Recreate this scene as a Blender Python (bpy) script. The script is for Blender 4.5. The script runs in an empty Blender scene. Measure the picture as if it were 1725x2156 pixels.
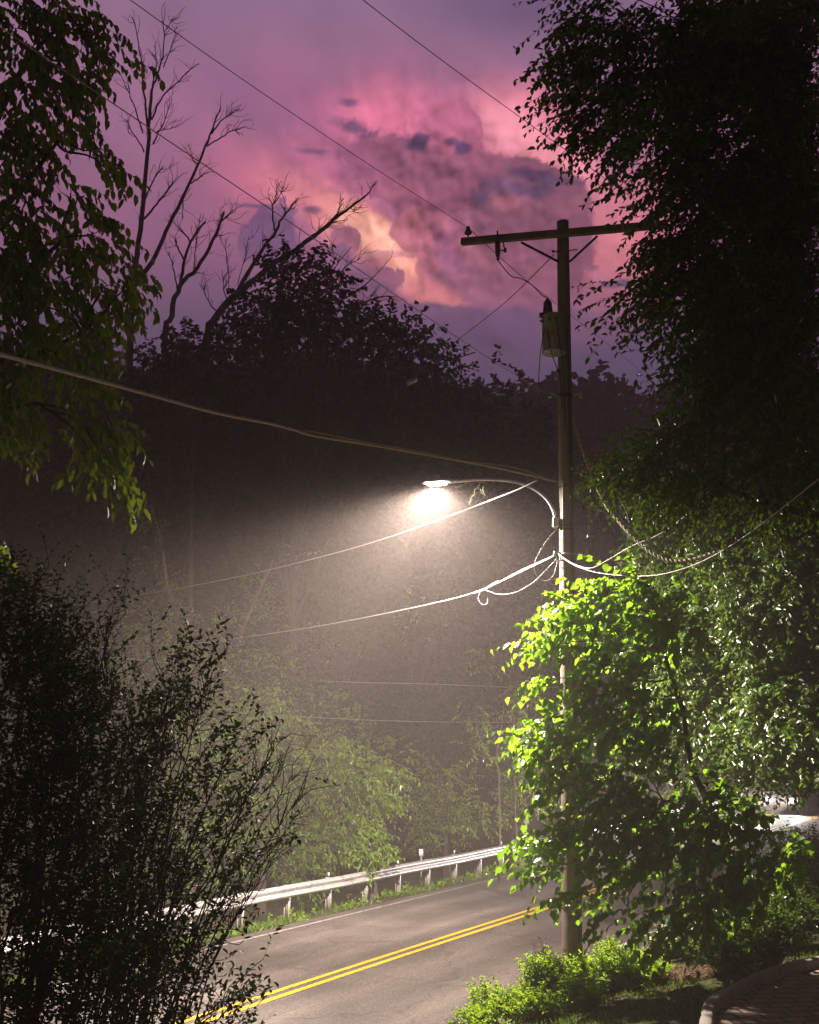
import bpy, math, random
import numpy as np
from mathutils import Vector
PI = math.pi
random.seed(7)
scene = bpy.context.scene
COL = scene.collection
R = math.radians

# ------------------------------------------------------------------ camera
F, TH, HC = 2400.0, R(11.65), 4.1
CT, ST = math.cos(TH), math.sin(TH)
cam_d = bpy.data.cameras.new('camera'); cam = bpy.data.objects.new('camera', cam_d); COL.objects.link(cam)
cam.location = (0, 0, HC); cam.rotation_euler = (PI/2 + TH, 0, 0)
cam_d.sensor_fit = 'VERTICAL'; cam_d.sensor_height = 36; cam_d.lens = 36*F/2156
cam_d.clip_start = 0.1; cam_d.clip_end = 2000
scene.camera = cam

def ray(x, y):
    u = (x-862.5)/F; v = (1078-y)/F
    return (u, CT - v*ST, ST + v*CT)
def at(x, y, Y):                      # a place in the world at distance Y from the house
    d = ray(x, y); t = Y/d[1]
    return np.array((d[0]*t, Y, HC + d[2]*t))
def on(x, y, z):
    d = ray(x, y); t = (z-HC)/d[2]
    return np.array((d[0]*t, d[1]*t, z))
def mpp(Y): return Y/F                # metres per photo pixel at distance Y

# ------------------------------------------------------------------ helpers
def prop(o, label=None, cat=None, group=None, kind=None):
    if label: o['label'] = label
    if cat: o['category'] = cat
    if group: o['group'] = group
    if kind: o['kind'] = kind
    return o
def empty(name, loc, label, cat, group=None, rz=0):
    o = bpy.data.objects.new(name, None); COL.objects.link(o)
    o.location = Vector([float(c) for c in loc]); o.rotation_euler = (0, 0, rz); o.empty_display_size = .3
    return prop(o, label, cat, group)
def raw_mesh(name, V, Fc, smooth=False):
    """V (n,3); Fc list of face arrays (m,k) or a list of index tuples"""
    me = bpy.data.meshes.new(name)
    V = np.asarray(V, dtype=np.float32).reshape(-1, 3)
    if isinstance(Fc, np.ndarray): Fc = [Fc]
    if len(Fc) and isinstance(Fc[0], np.ndarray):
        idx = np.concatenate([f.reshape(-1) for f in Fc]).astype(np.int32)
        tot = np.concatenate([np.full(len(f), f.shape[1]) for f in Fc]).astype(np.int32)
    else:
        idx = np.array([i for f in Fc for i in f], dtype=np.int32)
        tot = np.array([len(f) for f in Fc], dtype=np.int32)
    st = np.concatenate([[0], np.cumsum(tot)[:-1]]).astype(np.int32)
    me.vertices.add(len(V)); me.vertices.foreach_set('co', V.reshape(-1))
    me.loops.add(len(idx)); me.loops.foreach_set('vertex_index', idx)
    me.polygons.add(len(tot)); me.polygons.foreach_set('loop_start', st)
    if smooth: me.polygons.foreach_set('use_smooth', np.ones(len(tot), dtype=bool))
    me.update(calc_edges=True); me.validate()
    return me
def obj(name, me, mat, parent=None, loc=None):
    o = bpy.data.objects.new(name, me); COL.objects.link(o)
    if mat: me.materials.append(mat)
    if parent:
        o.parent = parent
        o.location = -Vector(parent.location) if loc is None else loc   # meshes are written in world space
        if parent.rotation_euler.z: raise ValueError('rotate after')
    elif loc is not None: o.location = loc
    return o

class MB:
    def __init__(s): s.v = []; s.f = []; s.n = 0
    def add(s, V, Fs):
        s.v.append(np.asarray(V, dtype=float).reshape(-1, 3))
        s.f += [tuple(int(i)+s.n for i in f) for f in Fs]; s.n += len(s.v[-1])
    def box(s, c, size, ax=None):
        c = np.asarray(c, float); h = np.asarray(size, float)/2
        A = np.eye(3) if ax is None else np.asarray(ax, float)
        V = [c + A[0]*h[0]*i + A[1]*h[1]*j + A[2]*h[2]*k for i in (-1, 1) for j in (-1, 1) for k in (-1, 1)]
        s.add(V, [(0,1,3,2),(4,6,7,5),(0,4,5,1),(2,3,7,6),(0,2,6,4),(1,5,7,3)])
    def bar(s, p, q, w, h, up=(0, 0, 1)):
        p = np.asarray(p, float); q = np.asarray(q, float); t = q-p; L = np.linalg.norm(t); t /= L
        a = np.cross(t, up); a /= np.linalg.norm(a); b = np.cross(a, t)
        s.box((p+q)/2, (L, w, h), (t, a, b))
    def tube(s, P, rad, n=8, cap=True):
        P = np.asarray(P, float); K = len(P)
        rad = np.full(K, rad) if np.isscalar(rad) else np.asarray(rad, float)
        T = np.gradient(P, axis=0); T /= np.linalg.norm(T, axis=1)[:, None]+1e-12
        ref = np.array((.31, .17, .93)); 
        if abs(T[:, 2]).mean() > .8: ref = np.array((.93, .31, .11))
        A = np.cross(T, ref); A /= np.linalg.norm(A, axis=1)[:, None]; B = np.cross(T, A)
        an = np.arange(n)*2*PI/n
        V = P[:, None, :] + rad[:, None, None]*(np.cos(an)[None, :, None]*A[:, None, :] + np.sin(an)[None, :, None]*B[:, None, :])
        Fs = [(k*n+i, k*n+(i+1) % n, (k+1)*n+(i+1) % n, (k+1)*n+i) for k in range(K-1) for i in range(n)]
        if cap: Fs += [tuple(range(n))[::-1], tuple((K-1)*n+i for i in range(n))]
        s.add(V.reshape(-1, 3), Fs)
    def lathe(s, c, prof, n=20, ax=(0, 0, 1)):
        ax = np.asarray(ax, float); ax /= np.linalg.norm(ax)
        r = np.array((1, 0, 0)) if abs(ax[0]) < .9 else np.array((0, 1, 0))
        A = np.cross(ax, r); A /= np.linalg.norm(A); B = np.cross(ax, A); c = np.asarray(c, float)
        V = [c + ax*z + rr*(math.cos(i*2*PI/n)*A + math.sin(i*2*PI/n)*B) for rr, z in prof for i in range(n)]
        K = len(prof)
        Fs = [(k*n+i, k*n+(i+1) % n, (k+1)*n+(i+1) % n, (k+1)*n+i) for k in range(K-1) for i in range(n)]
        Fs += [tuple(range(n))[::-1], tuple((K-1)*n+i for i in range(n))]
        s.add(V, Fs)
    def build(s, name, mat, parent=None, smooth=False):
        me = raw_mesh(name, np.concatenate(s.v), s.f, smooth)
        return obj(name, me, mat, parent)

def lin(c):
    c = c/255
    return c/12.92 if c <= .04045 else ((c+.055)/1.055)**2.4
def srgb(r, g, b): return (lin(r), lin(g), lin(b), 1)

# ------------------------------------------------------------------ materials
def new_mat(name):
    m = bpy.data.materials.new(name); m.use_nodes = True
    nt = m.node_tree; nt.nodes.clear()
    out = nt.nodes.new('ShaderNodeOutputMaterial')
    return m, nt, out
def ramp(nt, stops):
    r = nt.nodes.new('ShaderNodeValToRGB'); e = r.color_ramp.elements
    while len(e) < len(stops): e.new(.5)
    for i, (p, c) in enumerate(stops): e[i].position = p; e[i].color = (*c[:3], 1)
    return r
def surf_mat(name, c1, c2, scale=8, rough=.8, bump=.0, metallic=0, detail=6, spec=.5, stretch=(1, 1, 1), c3=None, bscale=None):
    m, nt, out = new_mat(name); L = nt.links.new
    tc = nt.nodes.new('ShaderNodeTexCoord'); mp = nt.nodes.new('ShaderNodeMapping'); mp.inputs['Scale'].default_value = stretch
    n = nt.nodes.new('ShaderNodeTexNoise'); n.inputs['Scale'].default_value = scale; n.inputs['Detail'].default_value = detail
    L(tc.outputs['Object'], mp.inputs[0]); L(mp.outputs[0], n.inputs['Vector'])
    st = [(.35, c1), (.65, c2)] if c3 is None else [(.3, c1), (.5, c2), (.7, c3)]
    r = ramp(nt, st); L(n.outputs['Fac'], r.inputs[0])
    p = nt.nodes.new('ShaderNodeBsdfPrincipled')
    L(r.outputs[0], p.inputs['Base Color']); p.inputs['Roughness'].default_value = rough; p.inputs['Metallic'].default_value = metallic
    p.inputs['Specular IOR Level'].default_value = spec
    if bump:
        n2 = nt.nodes.new('ShaderNodeTexNoise'); n2.inputs['Scale'].default_value = bscale or scale*4; n2.inputs['Detail'].default_value = 5
        L(mp.outputs[0], n2.inputs['Vector'])
        b = nt.nodes.new('ShaderNodeBump'); b.inputs['Strength'].default_value = bump; b.inputs['Distance'].default_value = .02
        L(n2.outputs['Fac'], b.inputs['Height']); L(b.outputs[0], p.inputs['Normal'])
    L(p.outputs[0], out.inputs[0])
    return m
def leaf_mat(name, c_dark, c_light, trans, tw=.45, rough=.35, spec=.5):
    m, nt, out = new_mat(name); L = nt.links.new
    g = nt.nodes.new('ShaderNodeNewGeometry')
    r = ramp(nt, [(0, c_dark), (.6, tuple((a+b)/2 for a, b in zip(c_dark, c_light))), (1, c_light)])
    L(g.outputs['Random Per Island'], r.inputs[0])
    p = nt.nodes.new('ShaderNodeBsdfPrincipled'); L(r.outputs[0], p.inputs['Base Color'])
    p.inputs['Roughness'].default_value = rough; p.inputs['Specular IOR Level'].default_value = spec
    t = nt.nodes.new('ShaderNodeBsdfTranslucent')
    mx = nt.nodes.new('ShaderNodeMixRGB'); mx.blend_type = 'MULTIPLY'; mx.inputs[0].default_value = .5
    mx.inputs[1].default_value = (*trans, 1)
    r2 = ramp(nt, [(0, (.55, .55, .55)), (1, (1, 1, 1))]); L(g.outputs['Random Per Island'], r2.inputs[0]); L(r2.outputs[0], mx.inputs[2])
    L(mx.outputs[0], t.inputs[0])
    mix = nt.nodes.new('ShaderNodeMixShader'); mix.inputs[0].default_value = tw
    L(p.outputs[0], mix.inputs[1]); L(t.outputs[0], mix.inputs[2]); L(mix.outputs[0], out.inputs[0])
    return m
def emit_mat(name, col, s):
    m, nt, out = new_mat(name)
    e = nt.nodes.new('ShaderNodeEmission'); e.inputs[0].default_value = (*col, 1); e.inputs[1].default_value = s
    nt.links.new(e.outputs[0], out.inputs[0]); return m

M = {}
M['pole'] = surf_mat('weathered_pole_wood', (.13, .10, .08), (.24, .19, .155), 6, .85, .6, stretch=(6, 6, .5), c3=(.13, .10, .08))
M['arm_wood'] = surf_mat('crossarm_wood', (.10, .075, .06), (.16, .12, .10), 6, .85, .5)
M['galv'] = surf_mat('galvanised_steel', (.42, .42, .43), (.58, .58, .59), 14, .38, .1, metallic=.75)
M['rail'] = surf_mat('guardrail_steel', (.50, .49, .49), (.68, .66, .66), 5, .36, .15, metallic=.55, c3=(.40, .37, .35))
M['post'] = surf_mat('post_steel', (.40, .38, .37), (.55, .53, .52), 12, .6, .1, metallic=.2)
M['can'] = surf_mat('grey_transformer_paint', (.17, .18, .16), (.23, .24, .21), 9, .4, .05)
M['black'] = surf_mat('black_rubber', (.02, .02, .02), (.035, .033, .03), 10, .55)
M['porcelain'] = surf_mat('brown_porcelain', (.06, .035, .03), (.09, .05, .04), 10, .25)
M['wire'] = surf_mat('bare_wire', (.36, .34, .32), (.5, .48, .45), 20, .5, metallic=.1)
M['cable'] = surf_mat('old_insulated_cable', (.34, .29, .17), (.50, .43, .27), 30, .6)
M['orange'] = surf_mat('faded_orange_sticker', (.28, .09, .02), (.40, .14, .03), 40, .6)
M['white'] = surf_mat('white_paint', (.68, .68, .66), (.8, .8, .78), 20, .6)
M['greensign'] = surf_mat('green_sign_sheeting', (.0, .26, .15), (.0, .32, .19), 10, .4)
M['bark'] = surf_mat('tree_bark', (.035, .028, .022), (.09, .07, .055), 8, .9, .8, stretch=(3, 3, .7))
M['deadbark'] = surf_mat('dead_bark', (.02, .016, .015), (.04, .032, .03), 8, .9, .5)
M['palebark'] = surf_mat('pale_bark', (.16, .13, .11), (.30, .25, .21), 5, .9, .8, stretch=(3, 3, .7))
M['curb'] = surf_mat('concrete_curb', (.22, .205, .19), (.34, .32, .30), 7, .85, .5, c3=(.16, .15, .14))
M['mulch'] = surf_mat('dry_pine_needles', (.10, .06, .03), (.18, .11, .055), 25, .9, 1.0)
# leaves
M['l_bud'] = leaf_mat('heart_leaf', (.035, .09, .010), (.08, .16, .016), (.31, .58, .025), .46, .30, .6)
M['l_elm'] = leaf_mat('small_glossy_leaf', (.022, .055, .009), (.06, .11, .018), (.20, .36, .02), .36, .24, .8)
M['l_gloss'] = leaf_mat('glossy_small_leaf', (.035, .08, .010), (.085, .15, .018), (.26, .44, .02), .40, .30, .8)
M['l_left'] = leaf_mat('drooping_leaf', (.06, .12, .010), (.14, .21, .014), (.32, .46, .02), .35, .38, .4)
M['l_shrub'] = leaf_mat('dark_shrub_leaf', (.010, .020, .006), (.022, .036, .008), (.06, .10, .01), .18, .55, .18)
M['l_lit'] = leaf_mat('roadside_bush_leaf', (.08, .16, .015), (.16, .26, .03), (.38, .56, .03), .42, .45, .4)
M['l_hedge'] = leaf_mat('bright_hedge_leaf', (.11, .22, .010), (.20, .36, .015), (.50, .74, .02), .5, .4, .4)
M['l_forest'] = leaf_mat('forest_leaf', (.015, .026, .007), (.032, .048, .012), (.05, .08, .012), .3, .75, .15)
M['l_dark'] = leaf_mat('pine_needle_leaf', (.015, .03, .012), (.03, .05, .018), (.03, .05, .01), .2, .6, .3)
M['l_grass'] = leaf_mat('verge_grass', (.05, .10, .012), (.13, .20, .03), (.26, .42, .03), .4, .5, .3)

def ground_mat():
    m, nt, out = new_mat('dark_grass_and_soil'); L = nt.links.new
    tc = nt.nodes.new('ShaderNodeTexCoord')
    n1 = nt.nodes.new('ShaderNodeTexNoise'); n1.inputs['Scale'].default_value = 1.3; n1.inputs['Detail'].default_value = 8
    n2 = nt.nodes.new('ShaderNodeTexNoise'); n2.inputs['Scale'].default_value = 22; n2.inputs['Detail'].default_value = 6
    L(tc.outputs['Object'], n1.inputs['Vector']); L(tc.outputs['Object'], n2.inputs['Vector'])
    a = nt.nodes.new('ShaderNodeMath'); a.operation = 'ADD'; L(n1.outputs['Fac'], a.inputs[0]); L(n2.outputs['Fac'], a.inputs[1])
    r = ramp(nt, [(.38, (.022, .03, .012)), (.5, (.05, .06, .02)), (.62, (.09, .07, .045))])
    h = nt.nodes.new('ShaderNodeMath'); h.operation = 'MULTIPLY'; h.inputs[1].default_value = .5; L(a.outputs[0], h.inputs[0]); L(h.outputs[0], r.inputs[0])
    p = nt.nodes.new('ShaderNodeBsdfPrincipled'); p.inputs['Roughness'].default_value = .95; p.inputs['Specular IOR Level'].default_value = .2
    L(r.outputs[0], p.inputs['Base Color'])
    b = nt.nodes.new('ShaderNodeBump'); b.inputs['Strength'].default_value = 1; b.inputs['Distance'].default_value = .05
    L(n2.outputs['Fac'], b.inputs['Height']); L(b.outputs[0], p.inputs['Normal']); L(p.outputs[0], out.inputs[0])
    return m
M['ground'] = ground_mat()

def asphalt_mat():
    m, nt, out = new_mat('worn_asphalt'); L = nt.links.new
    tc = nt.nodes.new('ShaderNodeTexCoord')
    uv = nt.nodes.new('ShaderNodeMapping'); uv.inputs['Scale'].default_value = (.9, .10, 1); L(tc.outputs['UV'], uv.inputs[0])
    def noise(vec, sc, det=6, ro=.6):
        n = nt.nodes.new('ShaderNodeTexNoise'); n.inputs['Scale'].default_value = sc; n.inputs['Detail'].default_value = det
        n.inputs['Roughness'].default_value = ro; L(vec, n.inputs['Vector']); return n
    big = noise(uv.outputs[0], 1.6, 5)          # long wheel-track streaks
    mid = noise(tc.outputs['Object'], .55, 7)
    fine = noise(tc.outputs['Object'], 55, 3, .8)
    grit = nt.nodes.new('ShaderNodeTexVoronoi'); grit.inputs['Scale'].default_value = 38; L(tc.outputs['Object'], grit.inputs['Vector'])
    r1 = ramp(nt, [(.3, (.052, .044, .040)), (.5, (.066, .057, .052)), (.7, (.082, .071, .065))]); L(big.outputs['Fac'], r1.inputs[0])
    r2 = ramp(nt, [(.35, (.86, .86, .87)), (.65, (1.14, 1.12, 1.1))]); L(mid.outputs['Fac'], r2.inputs[0])
    mu = nt.nodes.new('ShaderNodeMixRGB'); mu.blend_type = 'MULTIPLY'; mu.inputs[0].default_value = 1; L(r1.outputs[0], mu.inputs[1]); L(r2.outputs[0], mu.inputs[2])
    r3 = ramp(nt, [(.0, (.45, .45, .45)), (.35, (1, 1, 1)), (.8, (2.0, 1.95, 1.9))]); L(grit.outputs['Distance'], r3.inputs[0])
    mu2 = nt.nodes.new('ShaderNodeMixRGB'); mu2.blend_type = 'MULTIPLY'; mu2.inputs[0].default_value = .85; L(mu.outputs[0], mu2.inputs[1]); L(r3.outputs[0], mu2.inputs[2])
    sep = nt.nodes.new('ShaderNodeSeparateXYZ'); L(tc.outputs['UV'], sep.inputs[0])
    def mth(op, a, b=None):
        n = nt.nodes.new('ShaderNodeMath'); n.operation = op
        for i_, v_ in enumerate((a, b)):
            if v_ is None: continue
            if isinstance(v_, (int, float)): n.inputs[i_].default_value = v_
            else: L(v_, n.inputs[i_])
        return n.outputs[0]
    lane = mth('ABSOLUTE', mth('SUBTRACT', mth('ABSOLUTE', mth('SUBTRACT', mth('ABSOLUTE', sep.outputs[0]), 1.9)), .85))   # wheel tracks
    r5 = ramp(nt, [(0, (1.22, 1.21, 1.2)), (.28, (1.0,)*3), (.7, (.84, .84, .85))]); L(lane, r5.inputs[0])
    mu3 = nt.nodes.new('ShaderNodeMixRGB'); mu3.blend_type = 'MULTIPLY'; mu3.inputs[0].default_value = 1; L(mu2.outputs[0], mu3.inputs[1]); L(r5.outputs[0], mu3.inputs[2])
    wv = nt.nodes.new('ShaderNodeVectorMath'); wv.operation = 'MULTIPLY_ADD'; L(noise(tc.outputs['Object'], 1.5, 5).outputs['Color'], wv.inputs[0]); wv.inputs[1].default_value = (1.1, 1.1, 0); L(tc.outputs['Object'], wv.inputs[2])
    ck = nt.nodes.new('ShaderNodeTexVoronoi'); ck.feature = 'DISTANCE_TO_EDGE'; ck.inputs['Scale'].default_value = .30; L(wv.outputs[0], ck.inputs['Vector'])
    r6 = ramp(nt, [(.0, (.5,)*3), (.006, (.65,)*3), (.012, (1,)*3)]); L(ck.outputs['Distance'], r6.inputs[0])
    mu4 = nt.nodes.new('ShaderNodeMixRGB'); mu4.blend_type = 'MULTIPLY'; mu4.inputs[0].default_value = .8; L(mu3.outputs[0], mu4.inputs[1]); L(r6.outputs[0], mu4.inputs[2])
    r7 = ramp(nt, [(.36, (.62,)*3), (.5, (1,)*3), (.64, (1.55, 1.5, 1.45))]); L(noise(tc.outputs['Object'], 17, 4, .85).outputs['Fac'], r7.inputs[0])
    mu5 = nt.nodes.new('ShaderNodeMixRGB'); mu5.blend_type = 'MULTIPLY'; mu5.inputs[0].default_value = .8; L(mu4.outputs[0], mu5.inputs[1]); L(r7.outputs[0], mu5.inputs[2])
    p = nt.nodes.new('ShaderNodeBsdfPrincipled'); L(mu5.outputs[0], p.inputs['Base Color'])
    r4 = ramp(nt, [(.35, (.66,)*3), (.65, (.82,)*3)]); L(mid.outputs['Fac'], r4.inputs[0]); L(r4.outputs[0], p.inputs['Roughness'])
    b = nt.nodes.new('ShaderNodeBump'); b.inputs['Strength'].default_value = .7; b.inputs['Distance'].default_value = .012
    ad = nt.nodes.new('ShaderNodeMath'); ad.operation = 'ADD'; L(fine.outputs['Fac'], ad.inputs[0]); L(grit.outputs['Distance'], ad.inputs[1])
    L(ad.outputs[0], b.inputs['Height']); L(b.outputs[0], p.inputs['Normal']); L(p.outputs[0], out.inputs[0])
    return m
M['asphalt'] = asphalt_mat()
def paint_mat(name, c, wear):
    m, nt, out = new_mat(name); L = nt.links.new
    tc = nt.nodes.new('ShaderNodeTexCoord')
    n = nt.nodes.new('ShaderNodeTexNoise'); n.inputs['Scale'].default_value = 9; n.inputs['Detail'].default_value = 8; n.inputs['Roughness'].default_value = .7
    L(tc.outputs['Object'], n.inputs['Vector'])
    r = ramp(nt, [(wear-.06, (.09, .08, .075)), (wear+.04, c), (.75, tuple(min(1, k*1.15) for k in c))]); L(n.outputs['Fac'], r.inputs[0])
    p = nt.nodes.new('ShaderNodeBsdfPrincipled'); p.inputs['Roughness'].default_value = .6; L(r.outputs[0], p.inputs['Base Color']); L(p.outputs[0], out.inputs[0])
    return m
M['yellow'] = paint_mat('yellow_road_paint', (.62, .34, .012), .40)
M['edge'] = paint_mat('white_road_paint', (.55, .53, .50), .36)
M['edge_dirty'] = paint_mat('dirty_white_road_paint', (.30, .27, .25), .47)

def paver_mat():
    m, nt, out = new_mat('brick_pavers'); L = nt.links.new
    tc = nt.nodes.new('ShaderNodeTexCoord'); mp = nt.nodes.new('ShaderNodeMapping'); mp.inputs['Rotation'].default_value = (0, 0, R(-8)); L(tc.outputs['Object'], mp.inputs[0])
    br = nt.nodes.new('ShaderNodeTexBrick'); L(mp.outputs[0], br.inputs['Vector'])
    br.inputs['Scale'].default_value = 1; br.inputs['Brick Width'].default_value = .30; br.inputs['Row Height'].default_value = .24
    br.inputs['Mortar Size'].default_value = .022; br.inputs['Mortar Smooth'].default_value = .4
    br.inputs['Color1'].default_value = (.34, .26, .20, 1); br.inputs['Color2'].default_value = (.24, .185, .15, 1); br.inputs['Mortar'].default_value = (.02, .022, .014, 1)
    n = nt.nodes.new('ShaderNodeTexNoise'); n.inputs['Scale'].default_value = 6; n.inputs['Detail'].default_value = 7; L(tc.outputs['Object'], n.inputs['Vector'])
    r = ramp(nt, [(.3, (.55,)*3), (.7, (1.3,)*3)]); L(n.outputs['Fac'], r.inputs[0])
    mu = nt.nodes.new('ShaderNodeMixRGB'); mu.blend_type = 'MULTIPLY'; mu.inputs[0].default_value = 1; L(br.outputs['Color'], mu.inputs[1]); L(r.outputs[0], mu.inputs[2])
    p = nt.nodes.new('ShaderNodeBsdfPrincipled'); p.inputs['Roughness'].default_value = .8; L(mu.outputs[0], p.inputs['Base Color'])
    inv = nt.nodes.new('ShaderNodeMath'); inv.operation = 'SUBTRACT'; inv.inputs[0].default_value = 1; L(br.outputs['Fac'], inv.inputs[1])
    b = nt.nodes.new('ShaderNodeBump'); b.inputs['Strength'].default_value = 1; b.inputs['Distance'].default_value = .02; L(inv.outputs[0], b.inputs['Height']); L(b.outputs[0], p.inputs['Normal'])
    L(p.outputs[0], out.inputs[0]); return m
M['paver'] = paver_mat()

# ------------------------------------------------------------------ road line and terrain
def catmull(P, n=10):
    P = np.asarray(P, float); P = np.vstack([2*P[0]-P[1], P, 2*P[-1]-P[-2]]); out = []
    for i in range(1, len(P)-2):
        for t in np.linspace(0, 1, n, endpoint=False):
            a, b, c, d = P[i-1:i+3]
            out.append(.5*((2*b)+(-a+c)*t+(2*a-5*b+4*c-d)*t*t+(-a+3*b-3*c+d)*t**3))
    out.append(P[-2]); return np.array(out)
CL = catmull([(-34, -36), (-21, -13), (-12, 2.4), (-7.6, 10.4), (-3.2, 18.75), (0, 24.75), (4.0, 32.1), (7.3, 38.3), (10.5, 44.3), (14.7, 51.2), (19.6, 57.8), (25.2, 64.3), (32, 71.2), (41, 79), (60, 92), (90, 110), (130, 128)], 12)
seg = np.gradient(CL, axis=0); seg /= np.linalg.norm(seg, axis=1)[:, None]
RN = np.stack([seg[:, 1], -seg[:, 0]], 1)                 # unit normal to the right of travel
ARC = np.concatenate([[0], np.cumsum(np.linalg.norm(np.diff(CL, axis=0), axis=1))])
def sm(a, b, x):
    t = np.clip((x-a)/(b-a), 0, 1); return t*t*(3-2*t)
def road_z_of_y(Y): return .95*sm(44, 66, Y) + .02*np.maximum(0, np.minimum(Y, 120)-62)
CZ = road_z_of_y(CL[:, 1])
def lateral(x, y):
    x = np.atleast_1d(x).astype(float); y = np.atleast_1d(y).astype(float)
    d2 = (x[:, None]-CL[None, :, 0])**2 + (y[:, None]-CL[None, :, 1])**2
    i = d2.argmin(1)
    d = (x-CL[i, 0])*RN[i, 0] + (y-CL[i, 1])*RN[i, 1]
    return d, CZ[i]
KX = np.array([-200, -120, -50, -36, -24, -14, -9, -5.6, -4.35, 4.2, 4.9, 7, 10, 14, 30, 80, 200.])
KZ = np.array([55, 38, 14.5, 8, 2.2, -.9, -1.1, -.15, -.05, -.05, .40, .82, 1.08, 1.1, 1.3, 5, 14])
def hgt(x, y):
    x = np.atleast_1d(x).astype(float); y = np.atleast_1d(y).astype(float)
    out = np.empty(len(x))
    for s in range(0, len(x), 20000):
        d, z = lateral(x[s:s+20000], y[s:s+20000])
        out[s:s+20000] = z + np.interp(d, KX, KZ)
    k = sm(84, 108, y); out = out*(1-k) + k*(8 + RIDGE*sm(90, 150, y))
    return out
RIDGE = 35
def H(x, y): return float(hgt(x, y)[0])

gx = np.unique(np.concatenate([np.linspace(-170, -30, 40), np.linspace(-30, 36, 150), np.linspace(36, 190, 50)]))
gy = np.unique(np.concatenate([np.linspace(-40, 0, 12), np.linspace(0, 80, 190), np.linspace(80, 260, 60)]))
X, Y = np.meshgrid(gx, gy); hz = hgt(X.ravel(), Y.ravel())
rngg = np.random.default_rng(3)
dd, _ = lateral(X.ravel(), Y.ravel())
hz += np.where(abs(dd) > 5.5, rngg.normal(0, .03, len(hz)), 0)
hz = np.where(abs(dd) < 4.6, hz - .04, hz)
ny, nx = len(gy), len(gx); ii = np.arange(ny*nx).reshape(ny, nx)
quads = np.stack([ii[:-1, :-1], ii[:-1, 1:], ii[1:, 1:], ii[1:, :-1]], -1).reshape(-1, 4)
g = obj('ground', raw_mesh('ground', np.stack([X.ravel(), Y.ravel(), hz], 1), quads, True), M['ground'])
prop(g, 'dark grassy ground sloping down to the road and up the wooded hill', 'ground', kind='structure')

def strip(name, d0, d1, dz, mat, i0=0, i1=None, nseg=1, kind=True, uv=False):
    i1 = i1 or len(CL); ds = np.linspace(d0, d1, nseg+1)
    V = []
    for i in range(i0, i1):
        for d in ds:
            V.append((CL[i, 0]+RN[i, 0]*d, CL[i, 1]+RN[i, 1]*d, CZ[i]+dz-.006*abs(d)))
    n = nseg+1; m = i1-i0
    idx = np.arange(m*n).reshape(m, n)
    q = np.stack([idx[:-1, :-1], idx[:-1, 1:], idx[1:, 1:], idx[1:, :-1]], -1).reshape(-1, 4)
    me = raw_mesh(name, V, q)
    if uv:
        l = me.uv_layers.new(name='UVMap')
        UV = np.array([(d, ARC[i]) for i in range(i0, i1) for d in ds])
        vi = np.zeros(len(me.loops), dtype=np.int32); me.loops.foreach_get('vertex_index', vi)
        l.data.foreach_set('uv', UV[vi].astype(np.float32).ravel())
    return obj(name, me, mat)
prop(strip('road', -4.3, 4.25, 0, M['asphalt'], nseg=6, uv=True), 'two lane asphalt road curving away to the right in mist', 'road', kind='structure')
prop(strip('road_marking', -.20, -.075, .008, M['yellow']), 'left line of the double yellow centre line', 'road marking', kind='structure')
prop(strip('road_marking', .085, .215, .008, M['yellow']), 'right line of the double yellow centre line', 'road marking', kind='structure')
prop(strip('road_marking', -3.93, -3.82, .008, M['edge_dirty']), 'worn pale edge line below the guardrail', 'road marking', kind='structure')
prop(strip('road_marking', 3.56, 3.68, .008, M['edge']), 'white edge line beside the bright green shrubs', 'road marking', kind='structure')

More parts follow.
